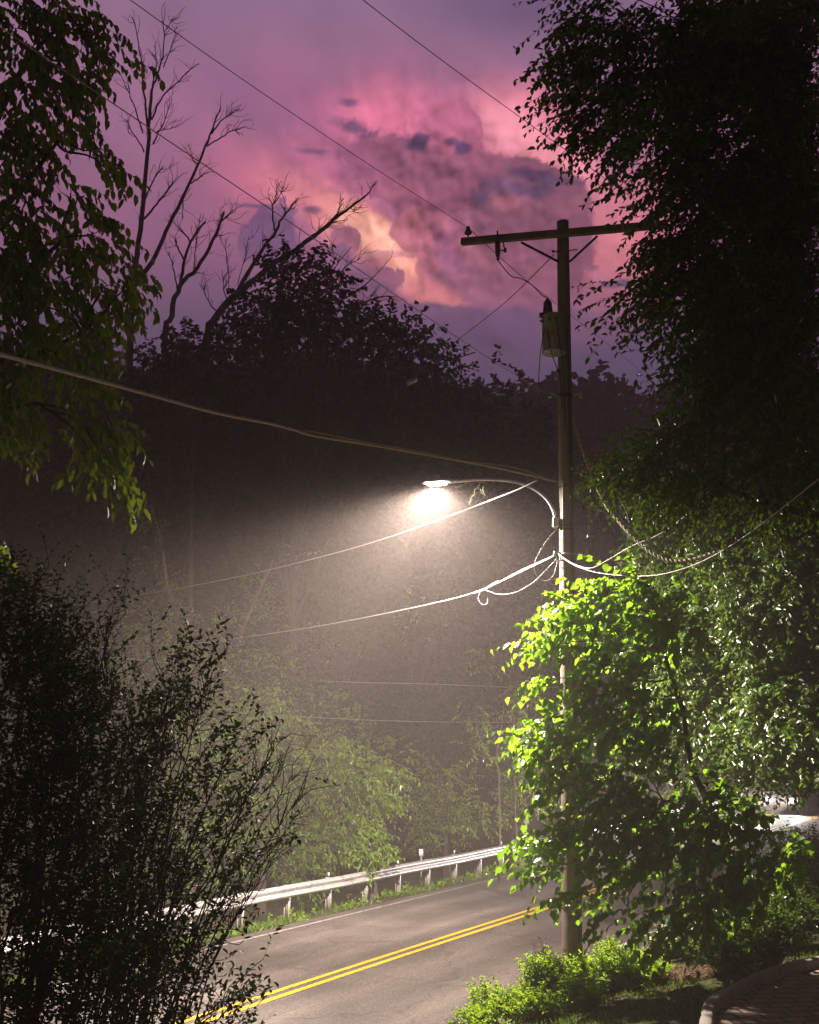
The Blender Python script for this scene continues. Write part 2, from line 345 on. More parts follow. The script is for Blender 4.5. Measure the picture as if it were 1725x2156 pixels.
# ------------------------------------------------------------------ leaves and wood
T6 = np.array([(0, 0, 0), (.22, -.42, .10), (.62, -.44, .07), (1, 0, -.12), (.62, .44, .07), (.22, .42, .10)]); F6 = np.array([(0, 3, 2, 1), (0, 5, 4, 3)])
T8 = np.array([(0, 0, 0), (-.06, -.34, .10), (.38, -.54, .10), (1, 0, -.15), (.38, .54, .10), (-.06, .34, .10)]); F8 = F6
T4 = np.array([(0, 0, 0), (.45, -.5, .06), (1, 0, -.1), (.45, .5, .06)]); F4 = np.array([(0, 1, 2, 3)])
def unit(a): return a/(np.linalg.norm(a, axis=-1, keepdims=True)+1e-9)
class Plant:
    def __init__(s, seed): s.rng = np.random.default_rng(seed); s.P = []; s.T = []; s.N = []; s.S = []; s.curves = []
    def leaves(s, P, T, N, S): s.P.append(P); s.T.append(T); s.N.append(N); s.S.append(S)
    def limb(s, p0, p1, r0, r1, wob=.06, K=7, sag=0., n=6):
        p0 = np.asarray(p0, float); p1 = np.asarray(p1, float); L = np.linalg.norm(p1-p0)
        t = np.linspace(0, 1, K)[:, None]
        c = s.rng.normal(0, wob*L, (2, 3))
        P = p0 + (p1-p0)*t + np.sin(t*PI)*c[0] + np.sin(2*t*PI)*c[1]*.5 + np.array((0, 0, 1))*sag*L*np.sin(t*PI)
        s.curves.append((P, np.linspace(r0, r1, K), n)); return P
    def sprays(s, O, D, L, k, size, droop=.25, twig=.004, spread=.8, hang=.25, jit=.35, up=(0, 0, 1), sz_var=.3):
        """a batch of leafy twigs: O, D (n,3)"""
        rng = s.rng; n = len(O); O = np.asarray(O, float); D = unit(np.asarray(D, float)); L = L*rng.uniform(.7, 1.3, (n, 1, 1))
        t = np.linspace(.08, 1, k)[None, :, None]
        bend = rng.normal(0, .12, (n, 1, 3))
        P = O[:, None] + D[:, None]*L*t + (np.array((0, 0, -1.))*droop + bend)*L*t*t
        T = unit(D[:, None] + 2*t*(np.array((0, 0, -1.))*droop+bend))
        side = unit(np.cross(T, np.array((0, 0, 1.))+rng.normal(0, .35, (n, 1, 3))))
        sg = np.where(np.arange(k) % 2 == 0, 1., -1.)[None, :, None]
        A = unit(T*.6 + side*sg*spread + np.array((0, 0, -1.))*hang + rng.normal(0, jit, (n, k, 3)))
        N = unit(np.asarray(up, float) + rng.normal(0, .45, (n, k, 3)))
        S = size*rng.uniform(1-sz_var, 1+sz_var, (n, k))
        s.leaves(P.reshape(-1, 3), A.reshape(-1, 3), N.reshape(-1, 3), S.reshape(-1))
        if twig:
            q = P[:, [0, k//3, 2*k//3, k-1]] if k >= 4 else P
            for i in range(n): s.curves.append((np.vstack([O[i], q[i]]), np.linspace(twig, twig*.4, len(q[i])+1), 3))
    def blob(s, c, r, m, k, L, size, hub=None, bias=(0, 0, 0), br=.012, **kw):
        """m twigs spread through an ellipsoid, each fed by a branchlet from hub"""
        rng = s.rng; c = np.asarray(c, float); r = np.asarray(r, float)
        q = unit(rng.normal(0, 1, (m, 3)))*rng.uniform(.15, 1, (m, 1))**.55
        O = c + q*r; hub = c if hub is None else np.asarray(hub, float)
        D = q*.8 + np.asarray(bias, float) + rng.normal(0, .4, (m, 3))
        s.sprays(O, D, L, k, size, **kw)
        nb = min(m, max(3, m//7))
        for i in rng.choice(m, nb, replace=False): s.limb(hub, O[i], br, br*.25, .08, 5, n=4)
    def wood_mesh(s, name):
        mb = MB()
        groups = {}
        for P, r, n in s.curves: groups.setdefault((len(P), n), []).append((P, r))
        V = []; Fq = []; off = 0
        for (K, n), lst in groups.items():
            P = np.stack([a for a, _ in lst]); rr = np.stack([b for _, b in lst]); m = len(lst)
            T = unit(np.gradient(P, axis=1)); ref = np.where(abs(T[:, :, 2:3]).mean(1, keepdims=True) > .75, np.array((.93, .31, .11)), np.array((.21, .17, .95)))
            A = unit(np.cross(T, ref)); B = np.cross(T, A); an = np.arange(n)*2*PI/n
            Q = P[:, :, None] + rr[:, :, None, None]*(np.cos(an)[None, None, :, None]*A[:, :, None] + np.sin(an)[None, None, :, None]*B[:, :, None])
            V.append(Q.reshape(-1, 3)); idx = off + np.arange(m*K*n).reshape(m, K, n)
            nxt = np.roll(idx, -1, 2)
            Fq.append(np.stack([idx[:, :-1], nxt[:, :-1], nxt[:, 1:], idx[:, 1:]], -1).reshape(-1, 4)); off += m*K*n
        return raw_mesh(name, np.concatenate(V), Fq, True)
    def leaf_mesh(s, name, tmpl=(T6, F6), w=.55, keep=None):
        P = np.concatenate(s.P); T = unit(np.concatenate(s.T)); N = np.concatenate(s.N); S = np.concatenate(s.S)
        if keep is not None: k = keep(P); P, T, N, S = P[k], T[k], N[k], S[k]
        B = unit(np.cross(N, T)); N = np.cross(T, B); V0, Fc = tmpl
        cup = s.rng.uniform(.2, 2.0, (len(P), 1, 1))
        V = P[:, None] + S[:, None, None]*(V0[None, :, 0:1]*T[:, None] + w*V0[None, :, 1:2]*B[:, None] + cup*V0[None, :, 2:3]*N[:, None])
        nv = len(V0)
        Fs = (np.arange(len(P))[:, None, None]*nv + Fc[None]).reshape(-1, Fc.shape[1])
        return raw_mesh(name, V.reshape(-1, 3), Fs)
def plant_obj(pl, name, base, label, cat, lm, wm, tmpl=(T6, F6), w=.55, group=None, wood='trunk', crown='crown', keep=None):
    t = empty(name, base, label, cat, group)
    if pl.curves: obj(wood, pl.wood_mesh(wood), wm, t)
    if pl.P: obj(crown, pl.leaf_mesh(crown, tmpl, w, keep), lm, t)
    return t
def dup(root, loc, rz=0, sc=1, label=None):
    r = root.copy(); COL.objects.link(r); r.location = Vector([float(a) for a in loc]); r.rotation_euler = (0, 0, rz)
    r.scale = (sc, sc, sc) if np.isscalar(sc) else sc
    if label: r['label'] = label
    for ch in root.children:
        c = ch.copy(); COL.objects.link(c); c.parent = r
    return r
rng = np.random.default_rng(11)
# ------------------------------------------------------------------ utility pole
POLE_Y = 19.4
pb = at(1205, 2040, POLE_Y); pb[2] = H(pb[0], pb[1]) - .15
pt = at(1185.5, 467, POLE_Y)
up = empty('utility_pole', pb, 'tall weathered wooden utility pole with a crossarm beside the road', 'utility pole')
pdir = (pt-pb)/np.linalg.norm(pt-pb); PL = np.linalg.norm(pt-pb)
def pole_at(y):                        # point of the pole's axis seen at photo row y
    xs = 1205 + (1185.5-1205)*(2040-y)/(2040-467); return at(xs, y, POLE_Y)
def pole_r(z): return .168 + (.107-.168)*(z-pb[2])/(pt[2]-pb[2])
mb = MB(); K = 46; n = 24
tt = np.linspace(0, 1, K); P = pb + (pt-pb)*tt[:, None]
Vv = []
crk = rng.normal(0, 1, (n,))
for k in range(K):
    r = .168 + (.107-.168)*tt[k]
    for i in range(n):
        a = i*2*PI/n
        rr = r*(1 + .018*math.sin(3*a+tt[k]*5) + .012*crk[i] + .008*rng.normal())
        Vv.append(P[k] + np.array((math.cos(a), math.sin(a), 0))*rr)
Fs = [(k*n+i, k*n+(i+1) % n, (k+1)*n+(i+1) % n, (k+1)*n+i) for k in range(K-1) for i in range(n)] + [tuple((K-1)*n+i for i in range(n))]
mb.add(Vv, Fs); mb.build('shaft', M['pole'], up, True)
armL = at(971, 516, 19.95); armR = at(1402, 480, 18.45)
ac = (armL+armR)/2
def arm(t): return armL + (armR-armL)*t
adir = unit(armR-armL)
mb = MB(); mb.bar(armL-np.array((0, .14, 0)), armR-np.array((0, .14, 0)), .10, .135)
me = raw_mesh('crossarm', np.concatenate(mb.v), mb.f); o = obj('crossarm', me, M['arm_wood'], up)
b = o.modifiers.new('bevel', 'BEVEL'); b.width = .012; b.segments = 2
OF = np.array((0, -.20, 0))
pc = pole_at(535)
for s, x0, y0, Yx in ((-1, 1096, 516, 19.5), (1, 1256, 503, 18.9)):
    mb = MB(); e = at(x0, y0, Yx)+OF*.6; mb.bar(e, pole_at(556)+np.array((s*.10, -.1, 0)), .012, .045); mb.build('brace', M['black'], up)
def insulator(p, parent, s=1.):
    mb = MB(); mb.lathe(p, [(.012*s, -.10*s), (.012*s, .0), (.05*s, .0), (.078*s, .03*s), (.072*s, .055*s), (.035*s, .07*s), (.055*s, .095*s), (.05*s, .115*s), (.03*s, .118*s), (.026*s, .135*s), (.045*s, .15*s), (.04*s, .165*s), (.01*s, .17*s)], 16)
    return mb.build('pin_insulator', M['porcelain'], parent, True)
for t in (.036, .93): insulator(arm(t)+np.array((0, -.14, .135)), up, .92)
# fused cutout hanging under the arm
mb = MB(); cq = arm(.185)+np.array((0, -.22, 0))
mb.bar(cq+(0, 0, .12), cq+(0, 0, -.08), .03, .03, up=(0, 1, 0))
for k in range(6): mb.lathe(cq+np.array((0, 0, -.09-.045*k)), [(.03, -.02), (.052, -.012), (.052, .004), (.03, .02)], 12)
mb.bar(cq+(.09, 0, .0), cq+(.13, 0, -.30), .022, .022, up=(0, 1, 0)); mb.bar(cq+(0, 0, -.1), cq+(.1, 0, -.06), .02, .02, up=(0, 1, 0))
mb.bar(cq+(.02, 0, -.26), cq+(.125, 0, -.27), .018, .03, up=(0, 1, 0)); mb.box(cq+(.135, 0, -.26), (.05, .04, .08))
mb.lathe(cq+np.array((0, 0, -.40)), [(.012, -.06), (.03, -.05), (.02, .0), (.045, .03), (.02, .06), (.02, .1)], 10)
mb.build('fuse_cutout', M['porcelain'], up)
mb = MB(); mb.tube([pole_at(533)+(.08, -.1, 0), pole_at(533)+(.25, -.12, 0.02)], .010, 6); mb.build('through_bolt', M['black'], up)
mb = MB(); mb.tube([pole_at(535)+(-.05, -.1, 0), pole_at(535)+(-.2, -.12, 0.0)], .012, 6); mb.lathe(pole_at(535)+np.array((-.2, -.12, 0)), [(.02, -.02), (.03, 0), (.02, .02)], 8); mb.build('through_bolt', M['black'], up)
# steel bands, conduit and the spool where the low cables meet
def ring(y, r_add, h, name, mat):
    mb = MB(); c = pole_at(y); r = pole_r(c[2])+r_add; mb.lathe(c, [(r-.01, -h/2), (r, -h/2), (r, h/2), (r-.01, h/2)], 24); return mb.build(name, mat, up, True)
ring(1026, .006, .02, 'pole_band', M['black']); ring(1116, .008, .025, 'pole_band', M['black']); ring(1108, .007, .012, 'pole_band', M['black']); ring(1905, .006, .03, 'pole_band', M['galv']); ring(835, .010, .05, 'pole_band', M['black']); ring(1168, .01, .03, 'pole_band', M['galv'])
def alongpole(y0, y1, ang, add, rad, name, mat, wob=0.0, nseg=14):
    pts = []
    for y in np.linspace(y0, y1, nseg):
        c = pole_at(y); r = pole_r(c[2])+add; a = ang + wob*rng.normal()
        pts.append(c+np.array((math.cos(a)*r, math.sin(a)*r, 0)))
    mb = MB(); mb.tube(pts, rad, 6); return mb.build(name, mat, up, True)
alongpole(1015, 1135, R(238), .02, .011, 'conduit', M['white'], .01)
alongpole(760, 1500, R(292), .012, .013, 'ground_cable', M['black'], .02, 30)
alongpole(870, 2030, R(306), .010, .010, 'ground_cable', M['black'], .015, 40)
# bracket rack at the neutral wires
c8 = pole_at(835)
for s in (-1, 1):
    mb = MB(); mb.bar(c8+(s*.12, -.05, .02), c8+(s*.30, -.08, .05), .03, .03); mb.lathe(c8+np.array((s*.27, -.08, .0)), [(.02, -.05), (.035, -.03), (.022, 0), (.035, .03), (.02, .05)], 10); mb.build('secondary_rack', M['galv'], up)

mb = MB(); c8 = pole_at(1166)
mb.bar(c8+(-.10, -.05, 0), c8+(-.24, -.08, .02), .025, .03); mb.lathe(c8+np.array((-.22, -.08, -.02)), [(.015, -.04), (.03, -.02), (.03, .02), (.015, .04)], 10); mb.bar(c8+(-.12, -.1, -.03), c8+(-.16, -.12, -.2), .02, .02, up=(0, 1, 0))
mb.build('dead_end_clamp', M['galv'], up)

# ------------------------------------------------------------------ transformer
tc0 = at(1166, 703, 19.08)
tf = empty('pole_transformer', tc0-(0, 0, .37), 'grey can transformer bolted high on the utility pole', 'transformer')
TR = .205; zb = -.37
mb = MB(); mb.lathe(tc0, [(TR-.03, zb), (TR-.004, zb+.012), (TR, zb+.03), (TR, .30), (TR+.012, .305), (TR+.014, .325), (TR-.01, .335), (.12, .37), (.02, .38)], 32); mb.build('tank', M['can'], tf, True)
mb = MB(); mb.lathe(tc0, [(TR+.004, zb+.012), (TR+.01, zb+.02), (TR+.01, zb+.038), (TR+.002, zb+.046)], 32); mb.build('bottom_rim', M['can'], tf, True)
mb = MB(); bq = tc0+np.array((-.095, -.02, .36))
prof = [(.085, 0), (.085, .02)]
for k in range(6): z = .03+k*.035; prof += [(.07, z), (.092-.003*k, z+.008), (.088-.003*k, z+.016), (.062-.003*k, z+.028)]
prof += [(.05, .25), (.03, .28), (.012, .30)]
mb.lathe(bq, prof, 18); mb.build('high_voltage_bushing', M['porcelain'], tf, True)
mb = MB(); mb.box(tc0+(-.215, -.05, .33), (.07, .08, .07)); mb.build('surge_arrester', M['porcelain'], tf)
for k, a in enumerate((-2.0, -1.45, -2.75)):
    mb = MB(); c = tc0+np.array((math.cos(a)*TR, math.sin(a)*TR, .20)); mb.lathe(c, [(.022, 0), (.022, .03), (.012, .05), (.012, .07)], 10, ax=(math.cos(a), math.sin(a), .1)); mb.build('low_voltage_bushing', M['black'], tf, True)
mb = MB(); mb.box(tc0+(.06, .24, .0), (.08, .12, .5)); mb.build('mounting_bracket', M['black'], tf)
def on_can(a0, a1, z0, z1, name, mat, add=.003):
    an = np.linspace(a0, a1, 12); V = []
    for a in an: V += [tc0+np.array((math.cos(a)*(TR+add), math.sin(a)*(TR+add), z)) for z in (z0, z1)]
    mb = MB(); mb.add(V, [(2*i, 2*i+2, 2*i+3, 2*i+1) for i in range(11)]); return mb.build(name, mat, tf)
on_can(R(206), R(262), -.075, -.015, 'warning_sticker', M['orange'])
# the number 10 painted under the sticker
def stroke(a0, a1, z0, z1, mb):
    V = []; 
    for a in np.linspace(a0, a1, 4): V += [tc0+np.array((math.cos(a)*(TR+.003), math.sin(a)*(TR+.003), z)) for z in (z0, z1)]
    mb.add(V, [(2*i, 2*i+2, 2*i+3, 2*i+1) for i in range(3)])
mb = MB(); A = R(237)
stroke(A, A+.03, -.165, -.10, mb)
for a0, a1, z0, z1 in ((.08, .11, -.165, -.10), (.19, .22, -.165, -.10), (.11, .19, -.112, -.10), (.11, .19, -.165, -.153)): stroke(A+a0, A+a1, z0, z1, mb)
mb.build('painted_number', M['black'], tf)

# ------------------------------------------------------------------ street lamp on its arm
lampc = at(921, 1022, 20.6)
sl = empty('street_lamp', pole_at(1098)+(-.2, -.02, 0), 'lit street lamp on a curved arm reaching over the road from the utility pole', 'street lamp')
arm_px = [(1170, 1112, 19.42), (1169, 1090, 19.42), (1163, 1070, 19.45), (1150, 1050, 19.52), (1128, 1032, 19.63), (1100, 1019, 19.77), (1065, 1012, 19.95), (1020, 1010, 20.15), (975, 1013, 20.4), (945, 1016, 20.5)]
mb = MB(); mb.tube(catmull([at(*p) for p in arm_px], 5), .026, 10); mb.build('lamp_arm', M['galv'], sl, True)
mb = MB(); mb.box(at(1170, 1100, 19.36), (.10, .09, .16)); me = raw_mesh('arm_bracket', np.concatenate(mb.v), mb.f); o = obj('arm_bracket', me, M['white'], sl); b = o.modifiers.new('bevel', 'BEVEL'); b.width = .012; b.segments = 2
ld = unit(at(900, 1018, 20.62)-at(948, 1017, 20.45)); ld[2] = 0; ld = unit(ld); lsd = np.array((-ld[1], ld[0], 0))
mb = MB(); V = []; prof = [(-.24, .05, .03), (-.18, .085, .045), (-.05, .12, .055), (.12, .135, .05), (.24, .12, .035), (.29, .08, .012)]
for a, w, h in prof:
    for i in range(16):
        an = i*2*PI/16; cx = math.cos(an); sx = math.sin(an)
        V.append(lampc+(0, 0, .055) + ld*a + lsd*cx*w + np.array((0, 0, 1))*(h*sx if sx > 0 else .012*sx))
Fs = [(k*16+i, k*16+(i+1) % 16, (k+1)*16+(i+1) % 16, (k+1)*16+i) for k in range(5) for i in range(16)]+[tuple(range(16)), tuple(80+i for i in range(16))]
mb.add(V, Fs); mb.build('lamp_housing', M['galv'], sl, True)
mb = MB(); mb.lathe(lampc+np.array((0, 0, .10)), [(.035, 0), (.045, .01), (.045, .06), (.03, .09), (.01, .1)], 14); mb.build('photocell', M['can'], sl, True)
mb = MB(); V = [lampc+(0, 0, .036)+ld*(a*.19+.03)+lsd*b*.10 for a, b in ((-1, -1), (1, -1), (1, 1), (-1, 1))]; V += [v+np.array((0, 0, -.028)) + (lampc-v)*.25*np.array((1, 1, 0)) for v in V]
mb.add(V, [(0, 1, 2, 3), (4, 7, 6, 5), (0, 4, 5, 1), (1, 5, 6, 2), (2, 6, 7, 3), (3, 7, 4, 0)]); mb.build('lamp_lens', emit_mat('lamp_glow', (1, .92, .84), 500), sl)

# ------------------------------------------------------------------ wires
def wire(name, pts, rad, mat, label, sub=8, n=5, cat='wire'):
    P = catmull([p if isinstance(p, np.ndarray) else at(*p) for p in pts], sub)
    mb = MB(); mb.tube(P, rad, n); o = mb.build(name, mat); o.data.polygons.foreach_set('use_smooth', [True]*len(o.data.polygons))
    return prop(o, label, cat)
ins = arm(.036)+np.array((0, -.14, .27))
W = M['wire']; CB = M['cable']; BK = M['black']
p2 = at(275, 0, 10.2); wire('power_wire', [p2+(p2-ins)*.5+(0, 0, .3), p2, (p2+ins)/2-(0, 0, .06), ins], .0050, BK, 'high bare wire from the upper left sky to the left crossarm insulator')
wire('power_wire', [ins, (1100, 583, 26), (1210, 670, 36), (1330, 765, 60), (1345, 780, 75)], .008, BK, 'thin wire running on from the left crossarm tip behind the pole towards the far hill')
ins2 = arm(.93)+np.array((0, -.14, .27)); p2 = at(765, 0, 10.5)
wire('power_wire', [p2+(p2-ins2)*.5+(0, 0, .3), p2, (p2+ins2)/2-(0, 0, .03), ins2], .0050, BK, 'high bare wire dropping to the right end of the crossarm behind the leaves')
wire('neutral_wire', [(-60, 15, 8.6), (5, 60, 9.0), (345, 290, 10.9), (640, 488, 13.1), (860, 640, 15.4), (1000, 735, 17.2), (1155, 832, 19.3)], 0.0061, W, 'long wire crossing in front of the dead trees down to the middle of the pole')
wire('guy_wire', [(1167, 536, 19.25), (1060, 640, 25), (950, 727, 33), (800, 850, 46)], .009, BK, 'single wire dropping leftwards from just below the crossarm to the dark trees')
wire('service_cable', [(-150, 705, 8.2), (0, 746, 9.2), (150, 786, 10.4), (300, 827, 11.8), (450, 868, 13.3), (560, 890, 14.5), (620, 905, 15.2), (665, 918, 15.7), (800, 940, 17), (1000, 976, 18.6), (1100, 997, 19.2), (1172, 1014, 19.35)], .020, CB, 'thick yellowish cable sweeping from the left edge to the pole above the lamp', cat='cable')
wire('service_cable', [(640, 906, 15.4), (700, 917, 16.1), (760, 929, 16.7), (880, 950, 17.6), (980, 970, 18.5), (1080, 984, 19.1), (1150, 1006, 19.35)], .009, CB, 'thinner strand lashed on top of the thick cable near the lamp', cat='cable')
wire('phone_wire', [(1132, 1011, 19.3), (1085, 1033, 20.0), (1000, 1066, 21.6), (900, 1103, 23.6), (800, 1137, 26), (700, 1166, 28.5), (540, 1206, 33), (370, 1240, 38), (230, 1263, 43), (115, 1279, 47), (60, 1284, 50)], .0135, W, 'bright white wire slanting down left from the pole under the street lamp')
wire('phone_wire', [(1172, 1168, 19.3), (1100, 1200, 20.6), (1012, 1243, 22.2), (900, 1273, 24.5), (700, 1313, 29), (540, 1338, 33), (380, 1357, 38), (180, 1364, 45)], .0105, W, 'pale wire leaving the pole at the loops and fading left in the mist')
wire('phone_wire', [(1165, 1172, 19.25), (1110, 1198, 20.3), (1060, 1222, 21.2), (1018, 1242, 22.1)], 0.0072, W, 'short lashing beside the lower pale wire between pole and splice')
wire('cable_loop', [(1173, 1113, 19.3), (1150, 1140, 19.25), (1131, 1172, 19.2), (1125, 1195, 19.2), (1132, 1215, 19.2), (1150, 1223, 19.2), (1166, 1210, 19.25), (1174, 1180, 19.3)], 0.0040, W, 'slack teardrop loop of white cable hanging left of the pole', cat='cable')
wire('cable_loop', [(1174, 1174, 19.3), (1150, 1200, 19.5), (1120, 1228, 20), (1085, 1247, 20.6), (1050, 1251, 21.2), (1020, 1241, 22)], 0.0036, W, 'wide slack loop of cable sagging below the lower pale wire', cat='cable')
wire('cable_loop', [(1012, 1245, 22.2), (1007, 1258, 22.2), (1014, 1272, 22.2), (1026, 1270, 22.2), (1026, 1255, 22.2)], 0.0027, W, 'little curl of loose wire hanging from the splice', cat='cable')
wire('splice_sleeve', [(996, 1249, 22.4), (1015, 1244, 22.15), (1034, 1232, 21.8), (1050, 1224, 21.5)], 0.0158, W, 'pale splice sleeve on the lower wire left of the pole', cat='splice')
wire('phone_wire', [(1176, 1166, 19.2), (1195, 1180, 18.9), (1220, 1192, 18.6), (1246, 1196, 18.2), (1275, 1182, 17.9), (1330, 1150, 17.2), (1400, 1118, 16.4), (1500, 1040, 15.2)], 0.0065, W, 'kinked white wire right of the pole rising into the lit leaves')
wire('phone_wire', [(1178, 1170, 19.2), (1210, 1190, 18.6), (1250, 1204, 18), (1300, 1211, 17.2), (1350, 1213, 16.4), (1400, 1208, 15.6), (1470, 1186, 14.6), (1550, 1142, 13.4), (1640, 1075, 12.2), (1760, 980, 11)], 0.0072, W, 'long white wire sagging right of the pole across the lit leaves')
# twisted cable
core = catmull([at(*p) for p in [(1207, 880, 19.3), (1220, 925, 19.0), (1233, 965, 18.7), (1257, 1025, 18.2), (1280, 1070, 17.8), (1305, 1100, 17.4), (1332, 1130, 17), (1362, 1157, 16.6), (1395, 1176, 16.2), (1430, 1182, 15.8), (1470, 1175, 15.4), (1510, 1162, 15)]], 16)
mb = MB(); L = np.arange(len(core))*.75
for ph in (0, PI): mb.tube(core+np.stack([np.cos(L+ph)*.018, np.zeros(len(L)), np.sin(L+ph)*.018], 1), .012, 5)
prop(mb.build('twisted_cable', CB, None, True), 'twisted service cable drooping from the pole into the right-hand tree', 'cable')
wire('old_cable', [(1208, 1040, 19.4), (1235, 1052, 20), (1262, 1066, 20.6), (1300, 1087, 21.4), (1340, 1112, 22.2), (1420, 1150, 24)], .020, BK, 'dark cable leaving the pole to the right behind the twisted cable', cat='cable')
wire('old_cable', [(1208, 1046, 19.4), (1240, 1060, 20), (1275, 1080, 20.8), (1330, 1118, 22)], .008, CB, 'thin strand below the dark cable right of the pole', cat='cable')
wire('hanging_wire', [(1300, 1040, 17.4), (1318, 1075, 17.2), (1325, 1105, 17.1), (1320, 1128, 17.05)], .005, CB, 'thin loose wire curving down to the twisted cable')
wire('transformer_lead', [cq+(0, 0, -.46), (1075, 580, 19.6), (1098, 587, 19.4), (1120, 600, 19.2), (1140, 620, 19.1), bq+(0, 0, .30)], .010, BK, 'black lead from the fuse cutout down to the transformer bushing')
wire('transformer_lead', [(1147, 690, 18.85), (1140, 730, 18.9), (1136, 770, 19), (1135, 805, 19.1), (1141, 825, 19.2), (1160, 833, 19.3)], .008, BK, 'thin lead looping down left of the transformer')
wire('transformer_lead', [(1152, 690, 18.84), (1156, 718, 18.84), (1162, 745, 18.95), (1171, 770, 19.1), (1180, 800, 19.22), (1184, 860, 19.22)], .010, BK, 'black lead slanting from the transformer front to the pole')
wire('transformer_lead', [(1172, 672, 18.85), (1178, 720, 18.84), (1184, 760, 19.0), (1188, 830, 19.2), (1190, 900, 19.2)], .008, BK, 'black lead straight down the right side of the transformer front')
mb = MB(); mb.lathe(at(1176, 782, 19.15), [(.01, -.05), (.035, -.03), (.045, 0), (.03, .04), (.01, .05)], 10); prop(mb.build('wire_connector', BK, None, True), 'small dark knob connector on the lead below the transformer', 'connector')
wire('phone_wire', [(60, 1366, 44), (180, 1379, 42), (330, 1393, 40), (480, 1412, 38)], 0.0115, W, 'faint distant wire low on the left above the dark shrubs')
wire('phone_wire', [(560, 1425, 44), (730, 1436, 45), (900, 1440, 46), (1120, 1448, 48), (1300, 1444, 50)], 0.0101, W, 'faint level wire in the mist left of the lit leaves')
wire('phone_wire', [(500, 1500, 42), (620, 1508, 43), (800, 1517, 44), (1000, 1521, 46), (1150, 1520, 48)], 0.0094, W, 'lowest faint wire in the mist above the roadside bushes')
# flat lamp fitting among the far branches
ff = at(868, 803, 30); t = empty('flat_lamp_fitting', ff, 'small unlit flat lamp fitting catching yellow light among dark trees', 'lamp fitting')
mb = MB(); ax = np.array([(.86, .2, .46), (-.2, .97, 0), (-.45, -.1, .88)]); mb.box(ff, (.30, .22, .10), [unit(a) for a in ax]); me = raw_mesh('housing', np.concatenate(mb.v), mb.f); o = obj('housing', me, M['galv'], t); b = o.modifiers.new('b', 'BEVEL'); b.width = .02; b.segments = 2
mb = MB(); mb.tube(catmull([at(880, 795, 30), at(888, 786, 30.1), at(930, 765, 30.5), at(1000, 742, 31.5)], 5), .018, 6); mb.build('bracket_arm', M['black'], t, True)
# dry twigs caught on the wires beside the lamp
pl = Plant(5)
for p, q in (((1012, 1012), (1008, 1030)), ((1010, 1020), (1000, 1040)), ((1000, 1040), (988, 1062)), ((1012, 1030), (1018, 1042)), ((1005, 1035), (985, 1058)), ((1018, 1025), (1022, 1044)), ((940, 1016), (1010, 1013)), ((955, 1020), (1000, 1018)), ((1008, 1015), (1022, 1018))):
    pl.limb(at(*p, 20.0), at(*q, 20.0), .006, .003, .1, 5, n=4)
o = obj('caught_twigs', pl.wood_mesh('caught_twigs'), M['cable']); prop(o, 'dry twigs tangled where the lamp arm bends', 'twigs')

# ------------------------------------------------------------------ guardrail
def offs(s, d):                        # point at arc length s along the road, offset d
    i = np.interp(s, ARC, np.arange(len(ARC))); a = int(i); f = i-a; a = min(a, len(CL)-2)
    c = CL[a]*(1-f)+CL[a+1]*f; nn = RN[a]*(1-f)+RN[a+1]*f; z = CZ[a]*(1-f)+CZ[a+1]*f; tg = seg[a]*(1-f)+seg[a+1]*f
    return np.array((c[0]+nn[0]*d, c[1]+nn[1]*d, z)), np.array((nn[0], nn[1], 0)), np.array((tg[0], tg[1], 0))
s0 = ARC[np.argmin(abs(CL[:, 1]-7))]; s1 = ARC[np.argmin(abs(CL[:, 1]-88))]
P0, _, _ = offs(s0, -4.9)
gr = empty('guardrail', P0, 'long galvanised guardrail on steel posts along the far side of the road', 'guardrail')
prof = [(.00, .155), (.012, .148), (.055, .125), (.078, .10), (.078, .07), (.055, .045), (.010, .018), (.0, 0), (.010, -.018), (.055, -.045), (.078, -.07), (.078, -.10), (.055, -.125), (.012, -.148), (.0, -.155)]
ss = np.arange(s0, s1, .6); V = []; k = len(prof)
for j, s in enumerate(ss):
    p, nn, tg = offs(s, -4.97); dz = .008*math.sin(s*.9)
    for a, z in prof: V.append(p+nn*(a)+np.array((0, 0, .585+z+dz)))
    for a, z in prof[::-1]: V.append(p+nn*(a-.006)+np.array((0, 0, .585+z+dz)))
kk = 2*k; Fs = [(i*kk+j, (i+1)*kk+j, (i+1)*kk+(j+1) % kk, i*kk+(j+1) % kk) for i in range(len(ss)-1) for j in range(kk)]
mb = MB(); mb.add(V, Fs); mb.build('rail_beam', M['rail'], gr)
sp = s0+.4; j = 0; posts = []
while sp < s1:
    p, nn, tg = offs(sp, -5.10)
    mb = MB(); A = (tg, nn, (0, 0, 1))
    mb.box(p+(0, 0, .30), (.012, .13, .84), A); mb.box(p+(0, 0, .30)+nn*.066, (.085, .010, .84), A); mb.box(p+(0, 0, .30)-nn*.066, (.085, .010, .84), A)
    mb.box(p+(0, 0, .585)+nn*.10, (.06, .055, .28), A)
    if j < 1: pass
    o = mb.build('post', M['post'], gr)
    mb = MB()
    for dz in (.0,): mb.lathe(p+nn*.135+np.array((0, 0, .585+dz)), [(.016, -.004), (.016, .006), (.008, .012)], 8, ax=nn)
    mb.build('bolt', M['black'], o); bpy.data.objects[-1] if False else None
    if j % 2 == 0:
        q = p+nn*.135
        mb = MB(); mb.box(q+(0, 0, .585)+tg*.10, (.03, .010, .315), A); mb.build('splice_edge', M['post'], gr)
    if 12 < j < 26 and j % 2 == 1:
        mb = MB(); mb.box(p+(0, 0, .80), (.05, .03, .09), A); mb.build('reflector', M['white'], gr)
    sp += 1.905; j += 1
m2, _, _ = offs(s0, 0)
